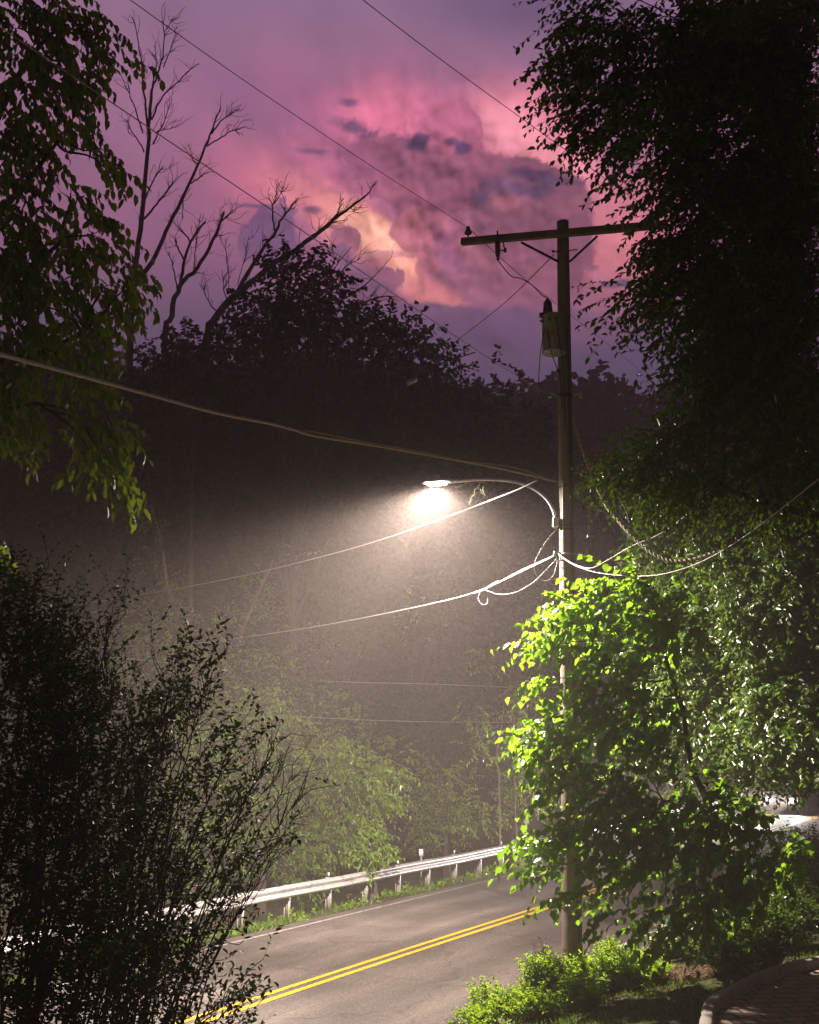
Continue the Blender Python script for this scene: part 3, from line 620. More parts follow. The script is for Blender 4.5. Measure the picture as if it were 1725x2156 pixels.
mk = at(887, 1795, 37.0); t = empty('marker_post', (mk[0], mk[1], H(mk[0], mk[1])), 'small white marker plate on a thin stake behind the guardrail', 'marker')
mb = MB(); mb.box(mk, (.13, .012, .22)); mb.build('plate', M['white'], t); mb = MB(); mb.tube([(mk[0], mk[1]+.02, H(mk[0], mk[1])-.1), (mk[0], mk[1]+.02, mk[2]+.1)], .015, 6); mb.build('stake', M['post'], t)

# ------------------------------------------------------------------ curb, pavers, number sign
ZP = 1.13
cpx = [(1497, 2215), (1500, 2150), (1508, 2108), (1535, 2087), (1563, 2072), (1600, 2053), (1633, 2040), (1680, 2026), (1725, 2017), (1800, 2006), (1950, 1996)]
cp = catmull([on(x, y, ZP+.13) for x, y in cpx], 6); mb = MB(); V = []
tg = unit(np.gradient(cp, axis=0)); nr = np.stack([-tg[:, 1], tg[:, 0], np.zeros(len(cp))], 1)
prof = [(.0, -.35), (.0, -.02), (.02, 0), (.10, .0), (.13, -.02), (.14, -.35)]
for i in range(len(cp)):
    w = 1+.03*rng.normal()
    for a, z in prof: V.append(cp[i]+nr[i]*a*w+np.array((0, 0, z+.004*rng.normal())))
k = len(prof); Fs = [(i*k+j, (i+1)*k+j, (i+1)*k+j+1, i*k+j+1) for i in range(len(cp)-1) for j in range(k-1)]+[tuple(range(k)), tuple((len(cp)-1)*k+j for j in range(k))]
mb.add(V, Fs); o = mb.build('curb', M['curb']); prop(o, 'low curved concrete curb edging the brick drive', 'curb')
pts = [p for p in cp]; poly = [(p[0], p[1], ZP) for p in pts] + [(14, 14, ZP), (14, 4, ZP), (1.0, 4, ZP), (2.0, 10.5, ZP)]
mb = MB(); mb.add(poly, [tuple(range(len(poly)))]); o = mb.build('brick_drive', M['paver']); prop(o, 'brick paved drive at the lower right corner', 'drive', kind='structure')
sg = at(1410, 1956, 22.2); gz = H(sg[0], sg[1]); t = empty('number_sign', (sg[0], sg[1], gz), 'narrow green house number sign with white digits among the roadside shrubs', 'sign')
ax = (unit(np.array((.55, .835, 0))), unit(np.array((.835, -.55, 0))), np.array((0, 0, 1.)))
ax = (unit(np.array((.75, .66, 0))), unit(np.array((.66, -.75, 0))), np.array((0, 0, 1.)))
mb = MB(); mb.box(sg, (.15, .006, .36), ax); mb.build('plate', M['greensign'], t)
mb = MB(); mb.box((sg[0]+.01, sg[1]+.03, (gz+sg[2]+.22)/2-.05), (.03, .03, sg[2]+.22-gz+.1)); mb.build('stake', M['bark'], t)
def seg_digit(c, segs, mb, w=.045, h=.10, th=.016):
    S = {'a': (0, h/2, 1), 'g': (0, 0, 1), 'd': (0, -h/2, 1), 'f': (-w/2, h/4, 0), 'b': (w/2, h/4, 0), 'e': (-w/2, -h/4, 0), 'c': (w/2, -h/4, 0)}
    for q in segs:
        x, z, hor = S[q]; cc = sg + ax[0]*x*-1 + np.array((0, 0, c+z)) + ax[1]*.005*-1
        mb.box(cc-0*ax[1], (w+th if hor else th, .004, th if hor else h/2+th), ax)
        cc = sg + ax[0]*x + np.array((0, 0, c+z)) + ax[1]*.005
        mb.box(cc, (w+th if hor else th, .004, th if hor else h/2+th), ax)
mb = MB(); seg_digit(.09, 'bc', mb); seg_digit(-.06, 'abgcd', mb); mb.build('digits', M['white'], t)

# ------------------------------------------------------------------ car with headlights, far right
def px_of(p):
    v = np.asarray(p)-np.array((0, 0, HC)); return 862.5+F*v[0]/(v[1]*CT+v[2]*ST)
sC = min(np.arange(s1-70, s1, .25), key=lambda s: abs(px_of(offs(s, -1.9)[0]+np.array((0, 0, .66)))-1680))
pc_, nn, tg = offs(sC, -1.9); fw = -tg   # front towards us
car = empty('parked_car' if False else 'oncoming_car', pc_+(0, 0, .0), 'dark car with glaring headlights on the far road behind the leaves', 'car')
A3 = (fw, nn, np.array((0, 0, 1.)))
def cbox(mb, f, s, z, l, w, h): mb.box(pc_+fw*f+nn*s+np.array((0, 0, z)), (l, w, h), A3)
carpaint = surf_mat('dark_car_paint', (.03, .03, .035), (.045, .045, .05), 3, .25)
side = [(-2.2, .30), (-2.25, .75), (-2.1, .98), (-1.6, 1.02), (1.0, 1.0), (1.9, .86), (2.2, .70), (2.25, .35), (1.8, .22), (-1.8, .22)]
V = [pc_+fw*a+nn*w*(.92 if z > .9 or z < .3 else 1)+np.array((0, 0, z)) for w in (-.88, .88) for a, z in side]; k = len(side)
mb = MB(); mb.add(V, [tuple(range(k)), tuple(range(k, 2*k))[::-1]]+[(i, (i+1) % k, k+(i+1) % k, k+i) for i in range(k)]); me = raw_mesh('body', np.concatenate(mb.v), mb.f); o = obj('body', me, carpaint, car); b = o.modifiers.new('b', 'BEVEL'); b.width = .06; b.segments = 3
cab = [(-1.7, 1.0), (-1.3, 1.42), (.1, 1.45), (.95, 1.0)]
V = [pc_+fw*a+nn*w*(1 if z < 1.1 else .78)+np.array((0, 0, z)) for w in (-.80, .80) for a, z in cab]
mb = MB(); mb.add(V, [(0, 1, 2, 3), (7, 6, 5, 4)]+[(i, (i+1) % 4, 4+(i+1) % 4, 4+i) for i in range(4)]); mb.build('cabin', surf_mat('car_glass', (.02, .02, .025), (.03, .03, .035), 3, .08), car)
hl = emit_mat('headlight_glow', (1, .93, .88), 2500)
for s in (-.66, .66):
    mb = MB(); mb.lathe(pc_+fw*2.24+nn*s+np.array((0, 0, .66)), [(.09, -.03), (.09, .03), (.05, .05)], 14, ax=fw); mb.build('headlight', hl, car, True)
    for f in (-1.35, 1.4):
        mb = MB(); mb.lathe(pc_+fw*f+nn*(s*1.22)+np.array((0, 0, .33)), [(.2, -.1), (.32, -.1), (.33, 0), (.32, .1), (.2, .1)], 20, ax=nn); w_ = mb.build('wheel', M['black'], car, True)
# ------------------------------------------------------------------ plants
def pblob(pl, x, y, Yd, rx, ry, rd, m, k, L, size, hub=None, **kw):
    c = at(x, y, Yd); pl.blob(c, (rx*mpp(Yd), rd, ry*mpp(Yd)), m, k, L, size, hub, **kw)
def gbase(x, Yd):
    X0 = at(x, 1500, Yd)[0]; return np.array((X0, Yd, H(X0, Yd)-.1))

# heart-leaved tree by the pole
pl = Plant(21); tb = gbase(1530, 17.6)
t1 = pl.limb(tb, tb+(-.1, -.2, 1.6), .075, .065, .03, n=10); fork = t1[-1]
t2 = pl.limb(fork, at(1440, 1500, 16.9), .06, .035, .06, n=8); t3 = pl.limb(fork, at(1380, 1720, 16.9), .06, .03, .08, n=8); t4 = pl.limb(t2[-1], at(1400, 1300, 17), .04, .02, .06, n=6)
t5 = pl.limb(fork, at(1550, 1850, 16.6), .05, .02, .08, n=6)
hubs = np.vstack([t2, t3, t4, t5])
def bud(x, y, Yd, rx, ry, m, rd=.55, **kw):
    c = at(x, y, Yd); h = hubs[np.argmin(((hubs-c)**2).sum(1)-0*c[2])]
    m = int(m*1.15); mid = c + (h-c)*.15; pl.limb(h, mid, .018, .009, .07, 8, sag=.05, n=5)
    kw.setdefault('bias', (-.8, -.1, -.12)); kw.setdefault('hang', .55); kw.setdefault('droop', .3)
    pblob(pl, x, y, Yd, rx, ry, rd, m, 9, .50, .118, hub=mid, br=.008, **kw)
for a in [(1260, 1285, 17.3, 95, 40, 42), (1195, 1320, 17.6, 45, 26, 16), (1165, 1350, 17.8, 38, 22, 11), (1330, 1235, 17.2, 60, 38, 26), (1410, 1290, 16.8, 90, 80, 60),
          (1300, 1370, 17.0, 80, 60, 30), (1172, 1432, 17.6, 38, 12, 8), (1270, 1460, 17.0, 60, 40, 22), (1230, 1530, 17.2, 90, 42, 40), (1150, 1550, 17.6, 45, 20, 16), (1370, 1500, 16.8, 110, 80, 60),
          (1165, 1640, 17.5, 30, 34, 10), (1200, 1590, 17.4, 50, 25, 18), (1280, 1650, 17.0, 85, 60, 40), (1130, 1765, 17.5, 42, 18, 9), (1240, 1765, 17.1, 80, 55, 34), (1170, 1835, 17.4, 22, 26, 6),
          (1400, 1680, 16.7, 110, 80, 55), (1340, 1830, 16.9, 70, 40, 18), (1450, 1790, 16.7, 90, 55, 26), (1240, 1890, 17.0, 45, 26, 9), (1310, 1915, 16.9, 50, 18, 6), (1400, 1900, 16.7, 60, 30, 14), (1380, 1970, 16.6, 30, 15, 4),
          (1550, 1810, 16.5, 70, 45, 16), (1480, 1880, 16.6, 60, 30, 12), (1620, 1740, 16.4, 60, 40, 16), (1560, 1700, 16.5, 70, 40, 20), (1500, 1720, 16.6, 70, 40, 22), (1660, 1820, 16.4, 60, 40, 14), (1560, 1880, 16.4, 60, 30, 14), (1480, 1930, 16.5, 60, 26, 12), (1350, 1760, 16.8, 80, 50, 24), (1540, 1780, 16.2, 60, 50, 16)]:
    bud(*a)
plant_obj(pl, 'heart_leaved_tree', tb, 'lit tree with round heart shaped leaves partly covering the utility pole', 'tree', M['l_bud'], M['bark'], (T8, F8), .78)

# big overhanging tree on the right, small pointed leaves
pl = Plant(22); eb = gbase(2150, 13.0)
trunk = pl.limb(eb, eb+(-.3, .3, 9.5), .34, .14, .02, 12, n=12)
hubs = [trunk[4], trunk[6], trunk[8], trunk[10], trunk[11]]
lim = []
for x, y, Yd, h in ((1600, 120, 12.4, 11), (1500, 350, 12.4, 10), (1520, 600, 12.8, 8), (1560, 850, 13.2, 6), (1480, 1000, 13.6, 5)):
    lim.append(pl.limb(trunk[h], at(x, y, Yd), .09, .03, .05, 9, sag=.06, n=7))
hubs = np.vstack(lim+[trunk])
def elm(x, y, Yd, rx, ry, m, rd=.5, sz=.086, **kw):
    if x < 1470 and y < 860: m = int(m*(.45 if y > 300 else .62))
    if x < 1470 and 300 < y < 860: x += 60
    c = at(x, y, Yd); h = hubs[np.argmin(((hubs-c)**2).sum(1))]
    mid = c + (h-c)*.2; pl.limb(h, mid, .02, .008, .06, 8, sag=.06, n=5)
    kw.setdefault('bias', (-1.1, .1, -.35)); kw.setdefault('hang', .35); kw.setdefault('droop', .35)
    pblob(pl, x, y, Yd, rx, ry, rd, m, 12, .46, sz, hub=mid, br=.007, **kw)
for a in [(1270, 40, 12, 90, 26, 60), (1200, 120, 12.1, 60, 34, 34), (1290, 130, 12, 90, 50, 90), (1390, 110, 12, 110, 100, 190), (1240, 215, 12.1, 60, 30, 44), (1200, 265, 12.2, 26, 22, 14), (1340, 250, 12, 100, 60, 130),
          (1520, 120, 12, 120, 120, 240), (1660, 140, 12, 100, 150, 260), (1520, 330, 12.2, 110, 100, 210), (1660, 400, 12.2, 100, 140, 260), (1420, 400, 12.2, 90, 40, 90), (1340, 425, 12.4, 60, 20, 34), (1300, 385, 12.4, 24, 14, 8),
          (1400, 505, 12.4, 50, 30, 44), (1470, 530, 12.4, 100, 70, 150), (1370, 575, 12.6, 40, 18, 24), (1270, 625, 12.8, 42, 16, 24), (1380, 640, 12.6, 70, 36, 80), (1620, 620, 12.5, 130, 120, 260), (1360, 690, 12.7, 36, 20, 20),
          (1460, 720, 12.7, 80, 60, 110), (1590, 800, 12.9, 120, 90, 200), (1430, 790, 12.8, 45, 26, 30), (1690, 760, 12.6, 70, 150, 160)]:
    elm(*a)
for a in [(1500, 880, 13.4, 90, 36, 80), (1400, 930, 13.8, 80, 30, 80), (1330, 985, 14.1, 50, 26, 40), (1290, 1000, 14.2, 26, 18, 12), (1450, 1000, 13.8, 110, 50, 150), (1600, 980, 13.5, 130, 90, 240), (1700, 950, 13.2, 60, 100, 120)]:
    elm(*a, sz=.070, bias=(-.5, .1, -.3))
for a in [(1690, 20, 14, 100, 60, 170), (1560, 10, 14, 110, 50, 150), (1700, 200, 15, 60, 120, 160), (1700, 480, 15, 60, 120, 160), (1560, 100, 15, 150, 110, 260), (1680, 300, 15, 90, 160, 300), (1610, 450, 15, 110, 110, 240), (1660, 600, 15, 110, 120, 260), (1600, 780, 15, 130, 110, 260), (1700, 900, 15, 80, 150, 220), (1430, 230, 14, 110, 60, 120), (1545, 640, 14.5, 80, 60, 120)]:
    elm(*a, sz=.085)
tipsE = [(1190, 18), (1130, 45), (1095, 60), (1088, 148), (1120, 110), (1125, 195), (1150, 245), (1135, 300), (1175, 290), (1205, 310), (1240, 300), (1290, 300), (1250, 350), (1262, 372), (1235, 405), (1290, 415), (1365, 520), (1360, 560), (1215, 618), (1232, 655), (1262, 632), (1300, 690), (1330, 720), (1310, 735), (1370, 790), (1385, 760), (1400, 800), (1440, 850), (1395, 700), (1350, 640), (1380, 600), (1240, 70), (1300, 30), (1180, 170), (1210, 240), (1280, 250)]
Oe = []; De = []; Le = []
for tx, ty in tipsE:
    for q in range(2):
        x1, y1 = tx+(0 if q == 0 else pl.rng.normal(18, 14)), ty+(0 if q == 0 else pl.rng.normal(-8, 16)); Ye = 12.2+pl.rng.normal(0, .25)
        ln = pl.rng.uniform(110, 190); a = at(x1+ln*.92, y1-ln*.42, Ye+.3); b_ = at(x1, y1+14, Ye); Oe.append(a); De.append(b_-a); Le.append(np.linalg.norm(b_-a))
Oe, De, Le = np.array(Oe), np.array(De), float(np.mean(Le))
pl.sprays(Oe, De, Le*.92, 20, .088, droop=.16, spread=.9, hang=.35, twig=.005)
for k in range(len(Oe)): 
    if k % 2 == 0: pl.limb(hubs[np.argmin(((hubs-Oe[k])**2).sum(1))], Oe[k], .016, .006, .05, 7, sag=.04, n=4)
plant_obj(pl, 'overhanging_tree', eb, 'huge dark tree with small pointed leaves overhanging the whole right side', 'tree', M['l_elm'], M['bark'], (T6, F6), .55)

# glossy-leaved tree standing level with the lamp, right of the pole
pl = Plant(24); gb = gbase(1960, 21.0)
trunk = pl.limb(gb, gb+(-.2, -.2, 6.6), .16, .06, .03, 12, n=10); lim = []
for x, y, h in ((1450, 1150, 9), (1550, 1250, 8), (1450, 1400, 6), (1600, 1450, 6), (1500, 1580, 4)):
    lim.append(pl.limb(trunk[h], at(x+80, y, 22.2), .035, .02, .05, 9, sag=.05, n=6))
hubs = np.vstack(lim+[trunk])
LOW = [(1420, 1080, 21.1, 70, 40, 103), (1390, 1120, 21.2, 45, 45, 63), (1390, 1060, 21.2, 45, 25, 46), (1460, 1160, 20.8, 90, 70, 184), (1600, 1150, 21.2, 130, 100, 322), (1500, 1290, 20.8, 100, 80, 218), (1640, 1320, 20.8, 110, 110, 322), (1540, 1430, 20.6, 120, 80, 264), (1670, 1500, 20.8, 90, 110, 264), (1500, 1515, 20.8, 100, 50, 114), (1610, 1555, 21.1, 100, 40, 103), (1705, 1545, 21.2, 60, 50, 80), (1700, 1160, 20.9, 80, 120, 206)]
LOW += [(1390, 1180, 20.4, 60, 60, 60), (1370, 1330, 20.6, 70, 60, 70), (1420, 1420, 20.6, 80, 70, 90), (1380, 1560, 20.8, 80, 50, 60), (1650, 1240, 20.4, 120, 90, 150), (1560, 1340, 20.3, 120, 90, 150), (1600, 1625, 20.3, 70, 24, 16), (1700, 1610, 20.3, 50, 30, 20), (1480, 1640, 20.3, 50, 24, 12)]
for x, y, Yd, rx, ry, m in LOW:
    Yd = 23.2 - (x-1350)*.0095; m = int(m*2.0)
    c = at(x, y, Yd); h = hubs[np.argmin(((hubs-c)**2).sum(1))]; mid = c + (h-c)*.2; pl.limb(h, mid, .02, .008, .06, 8, sag=.06, n=5)
    pblob(pl, x, y, Yd, rx, ry, .45, m, 12, .5, .098, hub=mid, br=.008, bias=(-.5, -.3, -.2), hang=.35, droop=.3, up=(-.6, -.5, .6))
plant_obj(pl, 'glossy_leaved_tree', gb, 'tree with small glossy glinting leaves between the lit heart-leaved tree and the right edge', 'tree', M['l_gloss'], M['bark'], (T6, F6), .60)

# drooping tree at the upper left
pl = Plant(23); lb = gbase(-330, 14.5)
trunk = pl.limb(lb, lb+(.2, 0, 11), .30, .12, .02, 12, n=12); lim = []
for x, y, h in ((120, 60, 11), (120, 300, 10), (140, 500, 9), (170, 700, 8), (80, 850, 7)):
    lim.append(pl.limb(trunk[h], at(x, y, 14.2), .08, .025, .05, 9, sag=.05, n=7))
hubs = np.vstack(lim+[trunk])
def lt(x, y, rx, ry, m, Yd=14.2, rd=.7, **kw):
    m = int(m*(.85 if x > 100 else 1.)); x -= 14
    c = at(x, y, Yd); h = hubs[np.argmin(((hubs-c)**2).sum(1))]; mid = c + (h-c)*.2
    pl.limb(h, mid, .022, .010, .07, 8, sag=.06, n=5)
    kw.setdefault('bias', (.8, 0, -.45))
    pblob(pl, x, y, Yd, rx, ry, rd, m, 10, .44, .15, hub=mid, br=.008, droop=.6, hang=1.1, spread=.6, **kw)
for a in [(40, 50, 100, 60, 44), (140, 30, 90, 35, 34), (190, 75, 60, 20, 12), (262, 92, 24, 10, 5), (80, 180, 100, 45, 44), (180, 160, 45, 30, 12), (45, 300, 80, 55, 34), (170, 260, 50, 30, 14), (235, 315, 30, 15, 6), (60, 440, 80, 60, 40), (165, 400, 50, 30, 14),
          (245, 352, 20, 12, 3), (40, 560, 80, 55, 38), (150, 520, 60, 45, 24), (225, 490, 40, 30, 12), (240, 590, 55, 40, 22), (120, 640, 80, 50, 36), (310, 585, 22, 16, 5), (50, 700, 70, 40, 28), (170, 720, 70, 40, 26), (30, 790, 50, 30, 16),
          (180, 800, 40, 30, 12), (195, 880, 55, 36, 24), (235, 940, 40, 32, 16), (255, 1000, 24, 22, 7), (110, 870, 24, 18, 5), (40, 880, 36, 24, 9), (15, 940, 18, 14, 4), (8, 1120, 12, 14, 3), (-60, 300, 120, 200, 60), (-60, 700, 100, 200, 50)]:
    lt(*a)
plant_obj(pl, 'drooping_tree', lb, 'tall tree with drooping leaf clusters filling the upper left edge', 'tree', M['l_left'], M['bark'], (T6, F6), .50)

# dead bare trees, traced limb by limb (photo pixels, limb thickness in pixels)
def dead(seed, Yd, limbs, base_px, label, twigs=5):
    pl = Plant(seed); r = pl.rng; b = gbase(base_px, Yd)
    first = True
    for pts, w0, w1 in limbs:
        P = np.array([at(x/2.0, y/2.0, Yd + r.normal(0, .25)) for x, y in pts])
        if first: P = np.vstack([b, P]); first = False
        P = catmull(P, 4); P += r.normal(0, .025, P.shape)
        rad = np.linspace(w0, w1, len(P))*mpp(Yd)/4*1.0
        pl.curves.append((P, rad, 6))
        for _ in range(twigs*len(pts)//2):
            i = r.integers(len(P)//3, len(P)-1); d = unit(P[min(i+1, len(P)-1)]-P[i-1]); L = r.uniform(.25, .95)
            e = P[i] + unit(d*.9 + r.normal(0, .55, 3)*(1, .6, .8) + (0, 0, .35))*L*1.5
            c = pl.limb(P[i], e, .020, .008, .09, 5, n=3)
            if r.random() < .6: pl.limb(c[2], c[2]+unit(d+r.normal(0, .5, 3)+(0, 0, .3))*L*.8, .012, .006, .08, 4, n=3)
    return plant_obj(pl, 'dead_tree', b, label, 'dead tree', None, M['deadbark'])
dead(31, 57, [([(548, 1560), (560, 1250), (578, 1080), (605, 850), (622, 620), (633, 460), (640, 380)], 36, 13), ([(640, 380), (672, 290), (692, 180), (692, 25)], 11, 3), ([(624, 560), (612, 420), (598, 300), (585, 180), (560, 70)], 12, 3), ([(637, 500), (690, 400), (770, 325), (838, 262)], 9, 3),
      ([(606, 920), (660, 860), (700, 810), (730, 765)], 11, 6), ([(615, 830), (650, 750), (685, 705)], 8, 5), ([(612, 640), (560, 560), (528, 500)], 7, 3), ([(602, 560), (565, 440), (530, 360)], 8, 3), ([(645, 600), (690, 520), (715, 440)], 8, 3), ([(655, 560), (700, 545), (745, 535)], 5, 2), ([(640, 370), (660, 280), (650, 190)], 7, 3), ([(690, 280), (720, 200), (745, 115)], 6, 2), ([(693, 130), (715, 100), (735, 70)], 4, 2),
      ([(572, 1200), (640, 1100), (700, 975), (760, 850), (850, 660), (895, 540), (930, 450)], 26, 5), ([(872, 615), (930, 580), (980, 548), (1010, 568)], 8, 3), ([(892, 560), (930, 510), (975, 475), (1015, 460)], 8, 3), ([(800, 775), (830, 755), (853, 738)], 7, 4), ([(840, 690), (815, 680), (795, 605)], 5, 2), ([(755, 880), (770, 850), (765, 920)], 5, 3)], 274, 'tallest dead tree with a forked bare trunk at the left of the sky')
dead(32, 58, [([(690, 1560), (720, 1330), (760, 1200), (830, 1130), (900, 1010), (945, 890)], 34, 11), ([(757, 1220), (772, 1120), (800, 1020), (865, 935)], 18, 9), ([(800, 1015), (780, 985), (765, 975)], 8, 4), ([(772, 1090), (755, 1050), (735, 1015)], 9, 5), ([(748, 1240), (735, 1150), (712, 1060)], 8, 3), ([(900, 1010), (915, 995), (932, 990)], 8, 5), ([(815, 1140), (825, 1050), (845, 900)], 6, 2), ([(930, 930), (955, 915), (965, 900)], 8, 5)], 345, 'short dead tree with snapped limb ends, middle of the three')
dead(33, 56, [([(860, 1580), (915, 1330), (1030, 1215), (1130, 1130), (1290, 1020), (1400, 930), (1480, 870), (1545, 820), (1580, 765)], 42, 3), ([(1290, 1010), (1340, 975), (1390, 940), (1465, 925)], 10, 3), ([(1398, 925), (1425, 890), (1445, 835)], 8, 4), ([(1475, 872), (1490, 888), (1500, 880)], 5, 2), ([(1000, 1240), (1060, 1120), (1150, 990), (1190, 920), (1255, 830)], 24, 5), ([(1155, 970), (1150, 880), (1160, 830), (1175, 765)], 9, 3), ([(1158, 860), (1180, 820), (1197, 785)], 5, 3), ([(1180, 930), (1200, 900), (1195, 870)], 6, 3),
      ([(930, 1320), (890, 1290), (850, 1200)], 8, 3), ([(960, 1270), (940, 1200), (935, 1130)], 6, 2), ([(970, 1280), (960, 1150), (950, 1000)], 4, 2), ([(1000, 1200), (1030, 1080), (1050, 990)], 4, 2)], 425, 'leaning dead tree reaching right towards the bright cloud')

# bushy trees on the skyline
def clump_tree(seed, name, base, blobs, label, cat, lm, sz, Yd, k=8, L=.8, w=.7, bk=None, group=None, bare=None, tmpl=(T6, F6), bias=(0, -.2, .1), **kw):
    pl = Plant(seed); b = gbase(*base); top = at(base[0], np.mean([q[1] for q in blobs]), base[1])
    tr = pl.limb(b, np.array((b[0], b[1], max(b[2]+.5, top[2]-.5))), .035*Yd/10+.05, .03, .02, 8, n=8)
    for x, y, rx, ry, m in blobs:
        c = at(x, y, Yd+pl.rng.normal(0, .5)); h = tr[min(7, 3+pl.rng.integers(0, 4))]
        pl.limb(h, c, .05, .02, .05, 7, n=5)
        pl.blob(c, (rx*mpp(Yd), max(rx, ry)*mpp(Yd)*.8, ry*mpp(Yd)), m, k, L, sz, c, bias, br=.02, twig=.008, **kw)
    if bare:
        for pts in bare:
            P = catmull([at(x, y, Yd) for x, y in pts], 4); pl.curves.append((P, np.linspace(.05, .010, len(P)), 4))
            for _ in range(8):
                i = pl.rng.integers(2, len(P)-1); pl.limb(P[i], P[i]+unit(unit(P[i]-P[i-2])+pl.rng.normal(0, .6, 3))*pl.rng.uniform(.4, 1.3), .014, .006, .08, 5, n=3)
    return plant_obj(pl, name, b, label, cat, lm, bk or M['bark'], tmpl, w, group)
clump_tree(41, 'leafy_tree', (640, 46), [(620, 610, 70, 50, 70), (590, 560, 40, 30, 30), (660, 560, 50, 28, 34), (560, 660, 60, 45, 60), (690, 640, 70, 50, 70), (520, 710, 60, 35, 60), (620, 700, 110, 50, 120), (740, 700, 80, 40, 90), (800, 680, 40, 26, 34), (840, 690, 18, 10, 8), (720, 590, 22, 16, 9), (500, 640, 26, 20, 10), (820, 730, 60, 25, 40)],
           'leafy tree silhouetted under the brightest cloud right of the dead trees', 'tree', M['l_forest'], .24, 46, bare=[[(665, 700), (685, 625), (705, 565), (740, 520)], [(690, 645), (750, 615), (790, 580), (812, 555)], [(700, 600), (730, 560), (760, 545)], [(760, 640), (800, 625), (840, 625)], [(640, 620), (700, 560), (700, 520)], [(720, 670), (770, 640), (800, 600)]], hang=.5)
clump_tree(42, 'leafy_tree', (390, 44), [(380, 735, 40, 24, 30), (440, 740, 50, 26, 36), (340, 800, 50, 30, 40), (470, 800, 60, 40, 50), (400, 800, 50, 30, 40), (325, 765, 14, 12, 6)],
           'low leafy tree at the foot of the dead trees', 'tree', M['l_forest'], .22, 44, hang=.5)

# forest: a few kinds, then copies
def forest_tree(seed, h=16.0, rad=4.6, m=860, label='dark leafy tree in the forest mass beyond the guardrail'):
    pl = Plant(seed); r = pl.rng
    tr = pl.limb((0, 0, -.5), (r.normal(0, .5), 0, h*.8), .26, .06, .03, 10, n=7)
    for i in range(24):
        a = r.uniform(0, 2*PI); z = r.uniform(.22, .97)*h; w = rad*math.sqrt(max(.1, 1-((z/h-.5)/.55)**2))*.72
        c = np.array((math.cos(a)*w, math.sin(a)*w, z)); pl.limb(tr[min(9, int(z/h*9))], c, .07, .02, .06, 6, n=4)
        q = r.uniform(1.2, 2.1); pl.blob(c, (q, q, q*.75), m//24, 11, .9, .25, c, (0, 0, .05), br=.02, twig=0, hang=.5)
    t = empty('forest_tree', (0, 0, 0), label, 'tree', 'dark trees filling the forest behind the road')
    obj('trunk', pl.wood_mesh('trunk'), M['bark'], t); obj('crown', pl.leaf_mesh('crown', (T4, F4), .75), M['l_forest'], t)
    return t
kinds = [forest_tree(s) for s in (51, 52, 53)]; used = [False]*3; cnt = 0
def put_forest(x, yt, Yd):
    global cnt
    k = cnt % 3; cnt += 1; p = at(x, yt, Yd); z = H(p[0], p[1]); sc = max(.25, (p[2]-z)/16.3)
    wsc = sc if sc < 1.1 else 1.1+(sc-1.1)*.6
    if not used[k]:
        used[k] = True; r = kinds[k]; r.location = (p[0], p[1], z); r.scale = (wsc, wsc, sc); r.rotation_euler = (0, 0, cnt*1.7)
    else: dup(kinds[k], (p[0], p[1], z), cnt*1.7, (wsc, wsc, sc))
r_ = np.random.default_rng(77)
for x in range(-60, 320, 95): put_forest(x, 700+r_.normal(0, 25), 66+r_.normal(0, 2))
for x, y in ((300, 775), (390, 765), (480, 735), (570, 745), (660, 735), (750, 738), (835, 755), (900, 768), (955, 790), (1000, 840)): put_forest(x, y, 72+r_.normal(0, 2.5))
for x in range(-60, 1000, 92): put_forest(x+r_.normal(0, 12), 900+r_.normal(0, 30), 60+r_.normal(0, 2))
for x in range(-40, 930, 100): put_forest(x+r_.normal(0, 12), 1130+max(0, x-600)*.35+r_.normal(0, 35), 52+r_.normal(0, 1.5))
for x in range(-40, 700, 95): put_forest(x+r_.normal(0, 12), 1370+r_.normal(0, 35), 46+r_.normal(0, 1))
for x, y, Yd in ((1050, 1030, 78), (1130, 960, 86), (1230, 900, 90), (1040, 1250, 68), (1130, 1290, 72), (1220, 1200, 84), (960, 1330, 60), (1010, 1450, 62), (1090, 1480, 66), (1180, 1500, 72), (1300, 1350, 84), (1400, 1300, 88), (1500, 1400, 90), (1620, 1420, 92), (880, 1460, 54), (780, 1380, 50), (800, 1500, 48), (1350, 1560, 78), (1480, 1590, 86)): put_forest(x, y, Yd)
for x, y, Yd in ((500, 690, 64), (640, 665, 63), (760, 690, 65), (420, 820, 55), (620, 830, 56), (800, 850, 57), (930, 880, 60)): put_forest(x, y, Yd)
# pine in the mist
pl = Plant(61); b = gbase(1130, 74); top = at(1135, 832, 74)
hgt_ = top[2]-b[2]; pl.limb(b, top, .3, .05, .01, 8, n=7)
for i in range(26):
    f = i/26; z = b[2]+hgt_*(.25+.73*f); w = (1-f)**.8*4.2+.5
    for j in range(7):
        a = j*2*PI/7+i*.9; c = np.array((b[0]+math.cos(a)*w*.6, b[1]+math.sin(a)*w*.6, z-.25*w*.3)); pl.limb((b[0], b[1], z), c, .04, .015, .03, 4, n=3)
        pl.blob(c, (w*.42, w*.42, .28), 9, 7, .8, .34, c, (math.cos(a)*.8, math.sin(a)*.8, -.1), br=.01, twig=0)
plant_obj(pl, 'pine_tree', b, 'shadowy pine in the mist just left of the utility pole', 'pine tree', M['l_dark'], M['bark'], (T4, F4), .5)

